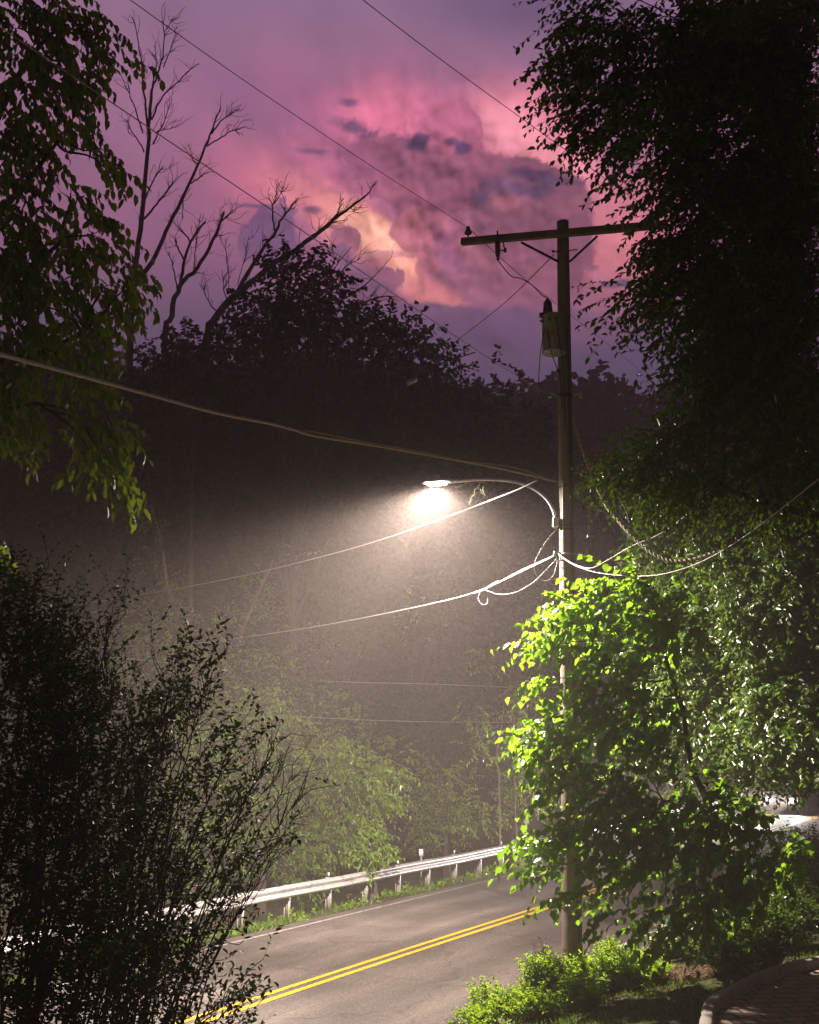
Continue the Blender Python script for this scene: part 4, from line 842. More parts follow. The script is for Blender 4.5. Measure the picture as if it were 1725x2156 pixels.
# distant wooded ridge: nobody could count it
r = np.random.default_rng(88); n = 620
cx_ = r.uniform(-95, 150, n); cy_ = r.uniform(98, 168, n); cz_ = hgt(cx_, cy_)
P = []; 
for i in range(n):
    w = r.uniform(2.6, 4.8); hh = r.uniform(7, 14); m = 130; q = unit(r.normal(0, 1, (m, 3)))*r.uniform(.7, 1.05, (m, 1)); q[:, 2] = abs(q[:, 2])*1.5-.5
    P.append(np.array((cx_[i], cy_[i], cz_[i]+hh*.55))+q*(w, w, hh*.42))
pl = Plant(89); P = np.concatenate(P); nn_ = len(P)
pl.leaves(P, unit(r.normal(0, 1, (nn_, 3))), unit(r.normal(0, 1, (nn_, 3))+(0, 0, .8)), r.uniform(.8, 1.7, nn_))
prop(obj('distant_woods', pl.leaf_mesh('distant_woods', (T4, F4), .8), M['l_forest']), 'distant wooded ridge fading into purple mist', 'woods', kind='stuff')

# roadside bushes behind the guardrail, lit by the lamp
def rb(seed, base, blobs, label, sz=.15, L=.6, lm=None, **kw):
    return clump_tree(seed, 'roadside_bush', base, blobs, label, 'bush', lm or M['l_lit'], sz, base[1], k=10, L=L, w=.42, group='lit bushes behind the guardrail', **kw)
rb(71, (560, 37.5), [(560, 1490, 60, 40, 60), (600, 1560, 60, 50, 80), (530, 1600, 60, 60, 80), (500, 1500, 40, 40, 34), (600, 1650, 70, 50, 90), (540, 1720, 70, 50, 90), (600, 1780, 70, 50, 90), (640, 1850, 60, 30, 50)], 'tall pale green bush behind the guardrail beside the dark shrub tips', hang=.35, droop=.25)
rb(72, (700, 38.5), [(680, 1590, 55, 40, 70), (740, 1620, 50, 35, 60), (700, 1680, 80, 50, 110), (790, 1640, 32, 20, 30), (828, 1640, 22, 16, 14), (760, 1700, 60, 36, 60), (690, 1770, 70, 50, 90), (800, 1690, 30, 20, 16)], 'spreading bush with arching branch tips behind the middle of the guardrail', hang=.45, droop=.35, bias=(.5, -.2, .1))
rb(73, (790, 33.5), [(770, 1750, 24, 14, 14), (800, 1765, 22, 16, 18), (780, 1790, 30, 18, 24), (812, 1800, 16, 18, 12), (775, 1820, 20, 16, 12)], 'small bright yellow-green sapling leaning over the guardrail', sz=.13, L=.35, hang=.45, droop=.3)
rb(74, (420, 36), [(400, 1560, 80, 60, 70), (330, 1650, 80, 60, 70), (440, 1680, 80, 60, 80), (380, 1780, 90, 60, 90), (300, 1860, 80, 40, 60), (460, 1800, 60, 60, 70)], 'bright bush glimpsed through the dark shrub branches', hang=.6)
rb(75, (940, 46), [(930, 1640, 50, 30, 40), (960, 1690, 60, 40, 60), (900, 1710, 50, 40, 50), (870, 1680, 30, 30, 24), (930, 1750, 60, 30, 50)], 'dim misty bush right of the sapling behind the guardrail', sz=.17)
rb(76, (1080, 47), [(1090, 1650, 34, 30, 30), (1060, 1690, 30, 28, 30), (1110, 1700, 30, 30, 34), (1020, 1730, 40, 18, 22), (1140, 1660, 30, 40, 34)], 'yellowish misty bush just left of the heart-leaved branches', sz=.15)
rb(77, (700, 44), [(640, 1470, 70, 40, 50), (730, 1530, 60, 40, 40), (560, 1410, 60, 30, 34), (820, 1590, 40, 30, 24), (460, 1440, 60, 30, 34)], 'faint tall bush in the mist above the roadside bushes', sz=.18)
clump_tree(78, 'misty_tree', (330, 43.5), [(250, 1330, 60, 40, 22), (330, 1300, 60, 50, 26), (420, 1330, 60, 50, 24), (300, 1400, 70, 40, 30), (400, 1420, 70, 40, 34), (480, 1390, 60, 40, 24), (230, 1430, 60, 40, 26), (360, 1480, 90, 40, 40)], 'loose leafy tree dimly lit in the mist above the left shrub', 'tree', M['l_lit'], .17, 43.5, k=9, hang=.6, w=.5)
clump_tree(79, 'misty_tree', (620, 52), [(560, 1290, 50, 40, 16), (640, 1330, 60, 50, 22), (590, 1380, 60, 40, 22), (720, 1400, 60, 40, 22), (860, 1270, 40, 30, 10), (880, 1330, 50, 30, 14)], 'sparse tree almost lost in the mist below the lamp beam', 'tree', M['l_lit'], .2, 52, k=8, hang=.6, w=.5)
# pale trunks in the mist
for pts, lab, Yd, w in (([(395, 1520), (388, 1420), (384, 1350), (368, 1285), (352, 1225), (340, 1150), (318, 1060)], 'crooked pale trunk glowing faintly in the mist at left', 45, .11), ([(490, 1500), (502, 1400), (508, 1340), (528, 1285), (552, 1235), (575, 1180)], 'second faint pale trunk leaning right in the mist', 47, .10),
                        ([(1052, 1720), (1050, 1640), (1046, 1590), (1056, 1530), (1062, 1480)], 'thin pale birch stem standing left of the heart-leaved tree', 44, .035), ([(1085, 1700), (1082, 1600), (1080, 1520), (1090, 1430)], 'thinner pale birch stem nearest the lit leaves', 45, .03)):
    pl = Plant(int(Yd*7+w*1000)); b = gbase(pts[0][0], Yd); P = catmull([b]+[at(x, y, Yd) for x, y in pts], 5); P += pl.rng.normal(0, .02, P.shape)
    pl.curves.append((P, np.linspace(w, w*.4, len(P)), 7))
    for _ in range(9):
        i = pl.rng.integers(len(P)//2, len(P)-1); e = P[i]+unit(pl.rng.normal(0, 1, 3)+(0, 0, .7))*pl.rng.uniform(.6, 1.8); pl.limb(P[i], e, w*.25, .008, .08, 6, n=4)
        pl.blob(e, (.5, .5, .35), 6, 7, .5, .15, e, br=.008, twig=0, hang=.6)
    plant_obj(pl, 'slender_tree', b, lab, 'tree', M['l_lit'], M['palebark'], (T6, F6), .5)

# ------------------------------------------------------------------ dark shrubs at the left
def arching(pl, base, tip, r0, lift=.5, K=12, dens=8, L=.24, sz=.056, k=7, start=.35, n=5, bare=.0):
    r = pl.rng; base = np.asarray(base, float); tip = np.asarray(tip, float); h = tip-base
    c1 = base + h*.35 + np.array((-h[0]*.25, -h[1]*.2, h[2]*lift*.45)); c2 = base+h*.75+np.array((-h[0]*.08, 0, h[2]*.10))
    t = np.linspace(0, 1, K)[:, None]; P = (1-t)**3*base+3*(1-t)**2*t*c1+3*(1-t)*t*t*c2+t**3*tip
    P += r.normal(0, .012, P.shape)*(t > .1); pl.curves.append((P, np.linspace(r0, .0028, K), n))
    O = []; D = []
    for _ in range(dens):
        f = r.uniform(start, 1)*(K-1); i = min(K-2, int(f)); p = P[i]+(P[i+1]-P[i])*(f-i); d = unit(P[i+1]-P[i])
        e = p+unit(d+r.normal(0, .55, 3)+(0, 0, .1))*r.uniform(.12, .42); pl.limb(p, e, .005, .003, .08, 4, n=3)
        O.append(e); D.append(d+r.normal(0, .5, 3))
        if r.random() < .5: O.append(p+(e-p)*.6); D.append(d+r.normal(0, .7, 3))
    O.append(tip-unit(h)*.1); D.append(h)
    O = np.array(O); D = np.array(D)
    if bare: kq = r.random(len(O)) > bare; O, D = O[kq], D[kq]
    if len(O): pl.sprays(O, D, L, k, sz, droop=.05, twig=.002, hang=.0, jit=.45)
pl = Plant(91); Yd = 9.8; sb = gbase(250, Yd); r = pl.rng
tips = [(x_ if x_ < 300 else 300+(x_-300)*.72, y_) for x_, y_ in [(390, 1392), (372, 1420), (410, 1450), (482, 1418), (490, 1460), (262, 1440), (300, 1480), (440, 1500), (520, 1540), (565, 1545), (545, 1600), (330, 1520), (350, 1580), (600, 1690), (560, 1690), (610, 1790), (595, 1870), (560, 1820), (500, 1650), (430, 1640), (470, 1740), (260, 1560), (240, 1500),
        (512, 1995), (470, 1985), (600, 2085), (620, 2150), (560, 2110), (430, 1930), (380, 1760), (530, 1740), (400, 1850), (290, 1640), (320, 1720), (450, 2080), (500, 2150), (360, 2000), (540, 1905)]]
for x, y in tips:
    for q in range(1 if x > 420 else 2):
        xx, yy = x+r.normal(0, 5 if q == 0 else 26), y+(r.normal(0, 4) if q == 0 else abs(r.normal(0, 40)))
        b_ = sb+np.array((r.uniform(-.45, .30), r.uniform(-.3, .3), .0)); low = y > 1900
        arching(pl, b_+(0, 0, 0), at(xx, yy, Yd+r.normal(0, .35)), .013 if q == 0 else .008, lift=.3 if low else .6, dens=(13 if x > 420 else 16) if q == 0 else 9, start=.30 if not low else .5)
for x, y in ((655, 1600), (690, 1615), (698, 1660), (640, 1560), (670, 1720), (620, 1590), (660, 1770)):
    x -= 50
    arching(pl, sb+np.array((r.uniform(0, .5), 0, 0)), at(x, y, Yd+r.normal(0, .3)), .011, dens=20, start=.55, bare=.93)
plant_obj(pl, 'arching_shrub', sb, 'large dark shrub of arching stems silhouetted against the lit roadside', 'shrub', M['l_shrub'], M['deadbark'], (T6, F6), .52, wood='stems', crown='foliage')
pl = Plant(92); Yd = 8.6; sb = gbase(-20, Yd); r = pl.rng
for x, y, rx, ry, m in [(40, 1340, 55, 55, 90), (110, 1390, 40, 60, 60), (60, 1480, 80, 80, 140), (150, 1500, 55, 90, 110), (60, 1640, 100, 100, 190), (180, 1660, 70, 100, 120), (215, 1950, 60, 80, 40), (60, 1820, 110, 110, 210), (190, 1850, 80, 110, 110), (80, 2020, 130, 120, 220), (220, 2060, 80, 90, 80), (60, 2160, 150, 60, 120), (75, 1265, 20, 30, 14), (10, 1250, 30, 30, 26)]:
    c = at(x, y, Yd); st = pl.limb(sb+np.array((r.uniform(-.5, .6), 0, 0)), c, .02, .008, .05, 9, n=5)
    pl.blob(c, (rx*mpp(Yd), .5, ry*mpp(Yd)), int(m*1.3), 10, .25, .046, c, (.1, 0, .5), br=.006, twig=.002, droop=.0, hang=.0, jit=.45)
for x, y in ((158, 1268), (150, 1330), (234, 1308), (228, 1345), (240, 1400), (200, 1360), (60, 1225), (110, 1300)): arching(pl, sb+np.array((.4, 0, 0)), at(x, y, Yd), .01, dens=10, start=.7, k=6, sz=.036)
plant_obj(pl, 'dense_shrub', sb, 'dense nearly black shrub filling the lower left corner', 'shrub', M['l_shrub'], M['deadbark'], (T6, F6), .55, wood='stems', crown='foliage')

# ------------------------------------------------------------------ bright shrubs beside the road
NSH = .58
def shoots(seed, x, ytop, Yd, wpx, nsh, label, lm, sz=.040, name='bright_shrub', L=.5, lean=0., group='bright green shrubs at the foot of the pole', cat='shrub', w=.5):
    pl = Plant(seed); r = pl.rng; c = at(x, ytop, Yd); g0 = H(c[0], c[1]); b = np.array((c[0], c[1], g0-.05)); Hh = max(.35, c[2]-g0)
    O = []; D = []
    for i in range(int(nsh*NSH)):
        a = r.uniform(0, 2*PI); q = r.uniform(0, 1)**.6; w_ = wpx*mpp(Yd)
        tip = np.array((c[0]+math.cos(a)*w_*q, c[1]+math.sin(a)*w_*q*.9, g0+Hh*(1-.45*q*q)*r.uniform(.82, 1.02)))
        P = pl.limb(b+np.array((r.normal(0, .08), r.normal(0, .08), 0)), tip, .007, .002, .05, 7, n=3)
        for j in (2, 3, 4, 5):
            for _ in range(2): O.append(P[j]+r.normal(0, .02, 3)); D.append(unit(P[j]-P[j-1])*1.0+r.normal(0, .55, 3))
        O.append(P[4]); D.append(unit(P[6]-P[4]))
    pl.sprays(np.array(O), np.array(D), L*.5*Hh**.5, 11, sz, droop=-.08, twig=.002, hang=-.1, jit=.4, spread=.9)
    return plant_obj(pl, name, b, label, cat, lm, M['bark'], (T6, F6), w, group, wood='stems', crown='foliage')
for i, (x, y, Yd, wp, ns, lab) in enumerate([(1012, 2056, 17.3, 26, 26, 'slim bright shoots standing at the left end of the shrub row'), (1010, 2125, 16.7, 60, 60, 'low bright shrub over the white edge line at the bottom'), (1085, 2095, 17.0, 60, 80, 'broad bright shrub second from the left in the row'),
        (1150, 2005, 17.3, 50, 90, 'tall bright shrub just left of the pole foot'), (1215, 2025, 17.3, 60, 100, 'bright shrub hiding the foot of the pole'), (1290, 1985, 17.7, 60, 110, 'tall bright shrub right of the pole foot'), (1350, 2010, 17.6, 50, 90, 'right-hand end shrub of the bright row'),
        (1130, 2110, 16.4, 70, 80, 'bright shrub in front of the row at the bottom edge'), (1225, 2085, 16.6, 60, 70, 'shaded low shrub in front of the pole foot')]):
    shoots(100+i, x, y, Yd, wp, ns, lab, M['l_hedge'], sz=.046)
NSH = .6
for i, (x, y, Yd, wp, ns, lab) in enumerate([(1420, 1975, 20.5, 50, 80, 'yellow-green bush under the number sign'), (1470, 1915, 21.0, 70, 110, 'leafy bush right of the number sign'), (1455, 1985, 19.6, 55, 80, 'low bush behind the pine-needle patch'), (1570, 1850, 20.5, 80, 140, 'dark bush right of centre beside the drive'), (1650, 1880, 19.5, 70, 130, 'dark bush behind the curb'), (1530, 1925, 17.2, 60, 110, 'dark bush at the foot of the heart-leaved tree'), (1610, 1915, 17.6, 60, 110, 'dark bush between the tree foot and the curb end'), (1690, 1735, 21.5, 90, 200, 'tall dark bush at the right edge')]):
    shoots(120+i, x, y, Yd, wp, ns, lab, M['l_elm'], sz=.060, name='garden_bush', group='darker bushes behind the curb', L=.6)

# ------------------------------------------------------------------ ground cover
def blades(name, pts, h, w, mat, label, lean=.5, kind='stuff', cat='grass', seed=1):
    r = np.random.default_rng(seed); pl = Plant(seed); n = len(pts)
    T = unit(np.array((0, 0, 1.))+r.normal(0, lean, (n, 3))*(1, 1, .3)); pl.leaves(pts, T, unit(r.normal(0, 1, (n, 3))*(1, 1, .2)), h*r.uniform(.5, 1.4, n))
    return prop(obj(name, pl.leaf_mesh(name, (T4, F4), w), mat), label, cat, kind=kind)
r = np.random.default_rng(5); n = 15000
ss_ = r.uniform(s0, s1*.75, n); dd_ = -4.32-abs(r.normal(0, .55, n)); pts = np.array([offs(s, d)[0] for s, d in zip(ss_, dd_)]); clump = np.sin(ss_*1.7)+np.sin(ss_*.63+1)+r.normal(0, .7, n) > .1
pts = pts[clump]; pts[:, 2] = hgt(pts[:, 0], pts[:, 1])
blades('verge_grass', pts, .16, .16, M['l_grass'], 'scruffy grass growing under the guardrail', seed=6)
pl = Plant(7); O = []
for _ in range(260):
    s = r.uniform(s0, s1*.7); d = -4.45-abs(r.normal(0, .35)); p = offs(s, d)[0]; p[2] = H(p[0], p[1])+.03; O.append(p)
pl.sprays(np.array(O), r.normal(0, .5, (len(O), 3))+(0, 0, 1), .26, 8, .09, droop=.3, hang=.2, twig=.003, jit=.5)
o = obj('verge_weeds', pl.leaf_mesh('verge_weeds', (T6, F6), .5), M['l_hedge']); prop(o, 'broad leaved weeds along the far road edge', 'weeds', kind='stuff')
def region(n, x0, x1, y0, y1):
    xs = r.uniform(x0, x1, n); ys = r.uniform(y0, y1, n); P = np.array([on(x, y, 1.0) for x, y in zip(xs, ys)]); P[:, 2] = hgt(P[:, 0], P[:, 1]); return P
P = region(22000, 1080, 1760, 1985, 2200); d, _ = lateral(P[:, 0], P[:, 1])
cc = cp[:, :2]; 
inside = np.array([ (lambda j: ((p[0]-cc[j, 0])*nr[j, 0]+(p[1]-cc[j, 1])*nr[j, 1]) > .12)(((cc-p[:2])**2).sum(1).argmin()) for p in P])
side_ = inside if inside.mean() > .4 else ~inside
P = P[side_ & (d > 5)]
blades('lawn_grass', P, .07, .10, M['l_grass'], 'short grass between the shrubs and the curb', seed=8)
P = []; 
for _ in range(5200):
    a = r.uniform(0, 2*PI); q = r.uniform(0, 1)**.5; p = on(1490+math.cos(a)*q*105, 2026+math.sin(a)*q*17, 1.0); P.append(p)
P = np.array(P); P[:, 2] = hgt(P[:, 0], P[:, 1])+.03+r.uniform(0, .05, len(P)); pl = Plant(9)
pl.leaves(P, unit(r.normal(0, 1, (len(P), 3))*(1, 1, .18)), unit(r.normal(0, .4, (len(P), 3))+(0, 0, 1)), r.uniform(.08, .2, len(P)))
prop(obj('pine_needle_mulch', pl.leaf_mesh('pine_needle_mulch', (T4, F4), .07), M['mulch']), 'patch of brown pine-needle mulch before the curb', 'mulch', kind='stuff')
SKY_S = 1.55; SKY_NISH = .002; FILL_E = .12; LAMP = 11000.; L_WIDE = .46; L_DOWN = .72; L_LOBE = 1.6; L_FAR = 2.3; HEAD = 30000.; HAZE = .0028; ANI = .3; DARK = .06
# ------------------------------------------------------------------ sky, light, mist
w = bpy.data.worlds.new('World'); scene.world = w; w.use_nodes = True; nt = w.node_tree; nt.nodes.clear(); L = nt.links.new
def N(t): return nt.nodes.new(t)
def m_(op, a, b=None, c=None, clamp=False):
    n = N('ShaderNodeMath'); n.operation = op; n.use_clamp = clamp
    for i, v in enumerate((a, b, c)):
        if v is None: continue
        if isinstance(v, (int, float)): n.inputs[i].default_value = v
        else: L(v, n.inputs[i])
    return n.outputs[0]
tc = N('ShaderNodeTexCoord'); sx = N('ShaderNodeSeparateXYZ'); L(tc.outputs['Generated'], sx.inputs[0])
az = m_('ARCTAN2', sx.outputs[0], sx.outputs[1]); el = m_('ARCSINE', sx.outputs[2])
cb = N('ShaderNodeCombineXYZ'); L(az, cb.inputs[0]); L(el, cb.inputs[1])
def shifted(off):
    v = N('ShaderNodeVectorMath'); v.operation = 'ADD'; L(cb.outputs[0], v.inputs[0]); v.inputs[1].default_value = off; return v.outputs[0]
def noise(vec, sc, det=8, ro=.55):
    n = N('ShaderNodeTexNoise'); n.inputs['Scale'].default_value = sc; n.inputs['Detail'].default_value = det; n.inputs['Roughness'].default_value = ro
    L(vec, n.inputs['Vector']); return n
def billow(vec):
    """stacked round puffs, about -0.5..0.5"""
    wn = noise(vec, 34, 4, .6)
    wa = N('ShaderNodeVectorMath'); wa.operation = 'MULTIPLY_ADD'; L(wn.outputs['Color'], wa.inputs[0]); wa.inputs[1].default_value = (.016, .016, 0); L(vec, wa.inputs[2])
    tot = None
    for sc, k, sm_ in ((20, 1.0, .4), (46, .55, .35), (105, .30, .3)):
        vo = N('ShaderNodeTexVoronoi'); vo.feature = 'F1'; vo.inputs['Scale'].default_value = sc; L(wa.outputs[0], vo.inputs['Vector'])
        t = m_('MULTIPLY', vo.outputs['Distance'], -k); tot = t if tot is None else m_('ADD', tot, t)
    return m_('ADD', tot, .80)
bil = billow(cb.outputs[0]); bil2 = billow(shifted((-.004, -.006, 0)))
nA = noise(cb.outputs[0], 21, 10, .62); nB = noise(shifted((3, 5, 1)), 60, 7, .6); nC = noise(shifted((9, 2, 4)), 10, 7, .55)
fa = m_('SUBTRACT', nA.outputs['Fac'], .5); fb = m_('SUBTRACT', nB.outputs['Fac'], .5); fc = m_('MULTIPLY', m_('SUBTRACT', nC.outputs['Fac'], .5), 1.6)
edgef = m_('ADD', m_('MULTIPLY', fa, 2.0), m_('ADD', m_('MULTIPLY', bil, .8), m_('MULTIPLY', fb, .9)))
wispf = m_('ADD', m_('MULTIPLY', fa, 1.6), m_('MULTIPLY', fb, 2.2))
relief = m_('SUBTRACT', bil, bil2)
def azel(x, y):
    d = ray(x, y); n_ = math.sqrt(sum(k*k for k in d)); return math.atan2(d[0], d[1]), math.asin(d[2]/n_)
cur = None
def layer(x, y, rx, ry, rot, edge, amp, col, alpha=1., soft=False):
    """one cloud or glow placed on the sky by azimuth and elevation"""
    global cur
    a0, e0 = azel(x, y); c, s = math.cos(R(rot)), math.sin(R(rot))
    dx = m_('MULTIPLY', m_('SUBTRACT', az, a0), math.cos(e0)); dy = m_('SUBTRACT', el, e0)
    u = m_('DIVIDE', m_('ADD', m_('MULTIPLY', dx, c), m_('MULTIPLY', dy, s)), rx/F); v = m_('DIVIDE', m_('SUBTRACT', m_('MULTIPLY', dy, c), m_('MULTIPLY', dx, s)), ry/F)
    q = m_('SQRT', m_('ADD', m_('MULTIPLY', u, u), m_('MULTIPLY', v, v)))
    val = m_('ADD', m_('SUBTRACT', 1, q), m_('MULTIPLY', (fc if amp <= .6 else wispf) if soft else edgef, amp))
    mr = N('ShaderNodeMapRange'); mr.interpolation_type = 'SMOOTHSTEP'; L(val, mr.inputs[0]); mr.inputs[1].default_value = 0; mr.inputs[2].default_value = edge; mr.inputs[4].default_value = alpha
    mx = N('ShaderNodeMixRGB'); L(mr.outputs[0], mx.inputs[0]); L(cur, mx.inputs[1]); mx.inputs[2].default_value = srgb(*col); cur = mx.outputs[0]
mr = N('ShaderNodeMapRange'); mr.inputs[1].default_value = azel(862, 780)[1]; mr.inputs[2].default_value = azel(862, 0)[1]; L(el, mr.inputs[0])
rp = ramp(nt, [(0, srgb(86, 70, 98)), (.12, srgb(102, 78, 106)), (.35, srgb(134, 90, 118)), (.65, srgb(140, 98, 126)), (1, srgb(128, 98, 126))]); L(mr.outputs[0], rp.inputs[0]); cur = rp.outputs[0]
SKY = [
 (900, 420, 720, 360, -10, 1, .5, (164, 98, 130), .85, True), (1120, 20, 330, 90, -8, .9, .5, (96, 76, 108), .75, True), (620, 250, 330, 120, -20, 1, .5, (124, 86, 122), .6, True),
 (930, 350, 470, 240, -20, 1, .4, (176, 98, 128), .85, True), (560, 380, 210, 130, 0, 1, .6, (200, 112, 138), .85, True), (820, 245, 210, 90, 0, 1, .5, (205, 112, 142), .9, True), (790, 262, 110, 50, 0, .9, .5, (222, 120, 150), .8, True),
 (620, 405, 130, 65, -10, .9, .6, (218, 132, 140), .8, True), (1130, 270, 180, 130, -35, .9, .5, (226, 126, 148), .95, True), (1095, 280, 150, 100, -35, .9, .4, (240, 152, 168), .95, True), (1190, 340, 140, 70, -35, .9, .4, (236, 146, 160), .9, True), (1330, 420, 150, 120, 0, 1, .4, (200, 118, 138), .8, True),
 (1330, 540, 200, 170, 0, 1, .4, (200, 118, 130), .95, True), (1200, 620, 180, 60, 0, 1, .4, (150, 94, 118), .7, True),
 (560, 500, 80, 75, 0, .22, .8, (110, 78, 112), .95), (700, 470, 70, 40, -20, .5, .8, (176, 100, 120), .7),
 (900, 385, 210, 95, -22, .16, .55, (136, 80, 106), .93), (950, 290, 80, 66, -30, .14, .55, (172, 96, 124), .92), (1010, 430, 220, 130, -10, .25, .5, (130, 77, 100), .92), (1125, 490, 150, 160, -10, .10, .34, (126, 77, 98), .98), (1150, 405, 110, 60, -15, .12, .4, (132, 80, 100), .95), (1020, 600, 230, 70, 0, .45, .7, (142, 88, 112), .9), (900, 610, 90, 60, 0, .4, .9, (160, 98, 116), .8),
 (850, 420, 120, 45, -25, .8, .9, (160, 92, 112), .5), (980, 530, 130, 36, -10, .8, .9, (178, 106, 120), .4), (1060, 425, 70, 30, -20, .6, .9, (180, 108, 120), .4), (930, 470, 90, 40, -30, .7, 1.0, (178, 104, 120), .5), (1165, 575, 80, 40, -10, .8, .9, (150, 92, 108), .4),
 (765, 486, 150, 76, -28, .60, .35, (224, 138, 138), .9, True), (785, 490, 104, 46, -26, .45, .3, (248, 176, 156), 1., True), (730, 450, 70, 36, -30, 1, .5, (240, 156, 150), .7, True), (852, 560, 50, 60, 25, .6, .4, (246, 166, 150), 1., True), (900, 615, 100, 46, -20, .8, .5, (216, 130, 136), .9, True), (950, 645, 66, 24, 0, .9, .5, (204, 122, 130), .75, True),
 (870, 500, 46, 60, 20, .25, .8, (168, 98, 114), .9), (905, 560, 44, 40, 0, .3, .8, (176, 104, 118), .85),
 (810, 535, 80, 10, 0, .5, .2, (206, 140, 146), .95, True), (815, 590, 56, 50, -20, .18, .7, (146, 92, 116), .97), (728, 508, 40, 44, 0, .2, .7, (156, 96, 118), .95), (700, 550, 60, 40, 0, .3, .7, (120, 82, 112), .9), (780, 610, 100, 44, -10, .35, .7, (120, 82, 112), .9),
 (930, 676, 340, 42, -2, .35, .5, (106, 78, 108), .92), (700, 690, 320, 70, 0, .9, .5, (104, 77, 106), .85, True), (960, 722, 420, 52, 0, 1, .4, (90, 70, 98), .8, True), (1250, 700, 130, 40, 0, 1, .5, (118, 82, 108), .7, True),
 (745, 268, 66, 22, -12, .9, .8, (92, 66, 98), .9, True), (735, 215, 30, 14, 0, .9, .8, (98, 70, 102), .8, True), (882, 298, 48, 20, 18, .8, .75, (80, 58, 88), .95, True), (950, 298, 24, 14, 0, .8, .75, (88, 60, 90), .9, True), (977, 312, 26, 18, 0, .8, .75, (80, 56, 88), .95, True), (660, 318, 46, 10, 0, .9, .8, (110, 74, 108), .8, True),
 (1110, 366, 84, 20, -14, .8, .75, (84, 60, 88), .95, True), (1175, 382, 66, 16, -6, .8, .8, (88, 62, 90), .9, True), (1130, 404, 90, 22, -8, .8, .8, (82, 60, 88), .9, True), (1015, 416, 40, 32, -30, .8, .9, (84, 62, 92), .85, True), (1060, 388, 66, 30, -10, .8, .9, (96, 66, 94), .8, True), (1305, 597, 52, 12, 0, .6, .4, (98, 72, 100), .95, True), (540, 434, 90, 8, 0, .9, .4, (104, 74, 106), .85, True), (656, 441, 30, 12, 0, .8, .4, (108, 74, 100), .9, True),
]
for a in SKY: layer(*a)
a0, e0 = azel(930, 450); u_ = m_('DIVIDE', m_('SUBTRACT', az, a0), 430/F); v_ = m_('DIVIDE', m_('SUBTRACT', el, e0), 260/F)
MOTM = m_('SUBTRACT', 1.25, m_('SQRT', m_('ADD', m_('MULTIPLY', u_, u_), m_('MULTIPLY', v_, v_))), clamp=True)
# fine cloud mottling
mot = m_('ADD', m_('MULTIPLY', m_('MULTIPLY', relief, 1.3), MOTM), m_('MULTIPLY_ADD', edgef, .07, m_('MULTIPLY_ADD', fc, .25, 1.0))); mv = N('ShaderNodeVectorMath'); mv.operation = 'SCALE'; L(cur, mv.inputs[0]); L(mot, mv.inputs['Scale'])
sky = N('ShaderNodeTexSky'); sky.sky_type = 'NISHITA'; sky.sun_disc = False; sky.sun_elevation = R(4); sky.sun_rotation = R(215)
skc = N('ShaderNodeVectorMath'); skc.operation = 'SCALE'; L(sky.outputs[0], skc.inputs[0]); skc.inputs['Scale'].default_value = SKY_NISH
sum_ = N('ShaderNodeVectorMath'); sum_.operation = 'ADD'; hs = N('ShaderNodeHueSaturation'); hs.inputs['Saturation'].default_value = 1.02; L(mv.outputs[0], hs.inputs['Color']); L(hs.outputs[0], sum_.inputs[0]); L(skc.outputs[0], sum_.inputs[1])
# the storm glow is ahead: unseen sky behind us, overhead and below the horizon is dimmed to cut ambient light
dk1 = N('ShaderNodeMapRange'); dk1.interpolation_type = 'SMOOTHSTEP'; L(m_('ABSOLUTE', az), dk1.inputs[0]); dk1.inputs[1].default_value = .42; dk1.inputs[2].default_value = 1.2; dk1.inputs[3].default_value = 1; dk1.inputs[4].default_value = DARK
dk2 = N('ShaderNodeMapRange'); dk2.interpolation_type = 'SMOOTHSTEP'; L(el, dk2.inputs[0]); dk2.inputs[1].default_value = .70; dk2.inputs[2].default_value = 1.2; dk2.inputs[3].default_value = 1; dk2.inputs[4].default_value = DARK
dk3 = N('ShaderNodeMapRange'); dk3.interpolation_type = 'SMOOTHSTEP'; L(el, dk3.inputs[0]); dk3.inputs[1].default_value = -.05; dk3.inputs[2].default_value = .22; dk3.inputs[3].default_value = .03; dk3.inputs[4].default_value = 1
dkk = m_('MULTIPLY', m_('MULTIPLY', dk1.outputs[0], dk2.outputs[0]), dk3.outputs[0])
bg = N('ShaderNodeBackground'); L(m_('MULTIPLY', dkk, SKY_S), bg.inputs[1]); L(sum_.outputs[0], bg.inputs[0])
wo = N('ShaderNodeOutputWorld'); L(bg.outputs[0], wo.inputs[0])

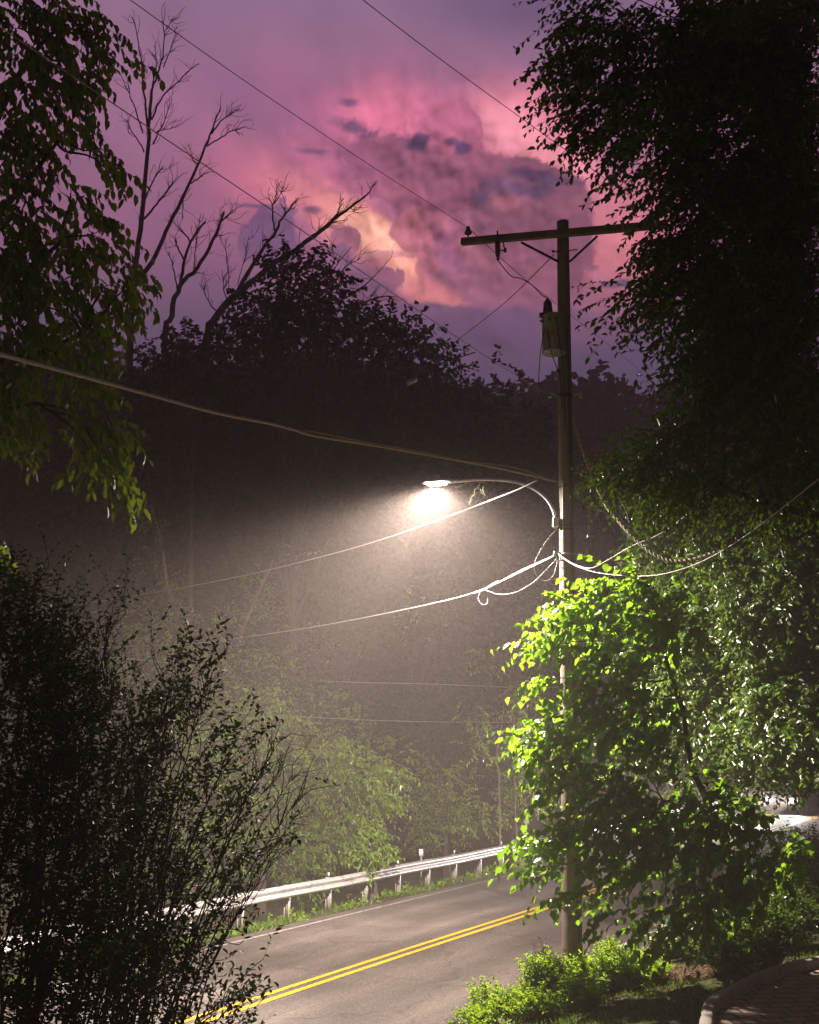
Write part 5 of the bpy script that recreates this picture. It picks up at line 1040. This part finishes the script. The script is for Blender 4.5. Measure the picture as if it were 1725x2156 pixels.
warm_fill_d = bpy.data.lights.new('warm_fill', 'SUN'); warm_fill_d.energy = FILL_E; warm_fill_d.angle = R(.5); warm_fill_d.color = (1, .86, .42)  # added warm fill standing in for an unseen house light behind the camera
warm_fill = bpy.data.objects.new('warm_fill', warm_fill_d); COL.objects.link(warm_fill); dv = Vector((.32, .94, -.06)).normalized(); warm_fill.rotation_euler = dv.to_track_quat('-Z', 'Y').to_euler(); warm_fill.location = (0, -20, 20)
def spot(name, loc, d, energy, size, blend, rad, col):
    l = bpy.data.lights.new(name, 'SPOT'); l.energy = energy; l.spot_size = R(size); l.spot_blend = blend; l.shadow_soft_size = rad; l.color = col
    o = bpy.data.objects.new(name, l); COL.objects.link(o); o.location = Vector([float(k) for k in loc]); o.rotation_euler = Vector(d).normalized().to_track_quat('-Z', 'Y').to_euler(); return o
LC = (1, .83, .71); lp = lampc+np.array((0, 0, -.03))
spot('lamp_light_wide', lp, (0, 0, -1), LAMP*L_WIDE, 172, .35, .06, LC)
spot('lamp_light_down', lp, (-.12, -.05, -1), LAMP*L_DOWN, 146, .45, .06, LC)
spot('lamp_light_lobe', lp, (-.80, -.25, -.82), LAMP*L_LOBE, 70, .9, .06, LC)
spot('lamp_light_far_lobe', lp, (-.25, .86, -.44), LAMP*L_FAR, 80, .9, .06, LC)
for s in (-.66, .66):
    p = pc_+fw*2.32+nn*s+np.array((0, 0, .66)); spot('headlight_beam', p, tuple(fw+np.array((0, 0, -.035))), HEAD, 32, .9, .06, (1, .86, .82))

top = 66.0
mb = MB(); mb.box((10, 75, (top-6)/2), (420, 330, top+6)); hz_ = mb.build('haze', None)
hm, hnt, hout = new_mat('mist'); pv = hnt.nodes.new('ShaderNodeVolumePrincipled'); pv.inputs['Color'].default_value = (.97, .87, .83, 1); pv.inputs['Density'].default_value = HAZE; pv.inputs['Anisotropy'].default_value = ANI
hnt.links.new(pv.outputs[0], hout.inputs['Volume']); hz_.data.materials.append(hm); prop(hz_, 'pale night mist hanging over the road', 'mist', kind='stuff')

scene.view_settings.view_transform = 'Standard'; scene.view_settings.look = 'None'; scene.view_settings.exposure = 0; scene.view_settings.gamma = 1
scene.render.engine = 'CYCLES'; cy = scene.cycles
cy.max_bounces = 3; cy.diffuse_bounces = 2; cy.glossy_bounces = 2; cy.transmission_bounces = 2; cy.volume_bounces = 1; w.cycles.sampling_method = 'NONE'; cy.transparent_max_bounces = 4
cy.use_denoising = True; cy.sample_clamp_indirect = 2.0; cy.sample_clamp_direct = 30.0; cy.caustics_reflective = False; cy.caustics_refractive = False
cy.use_adaptive_sampling = False
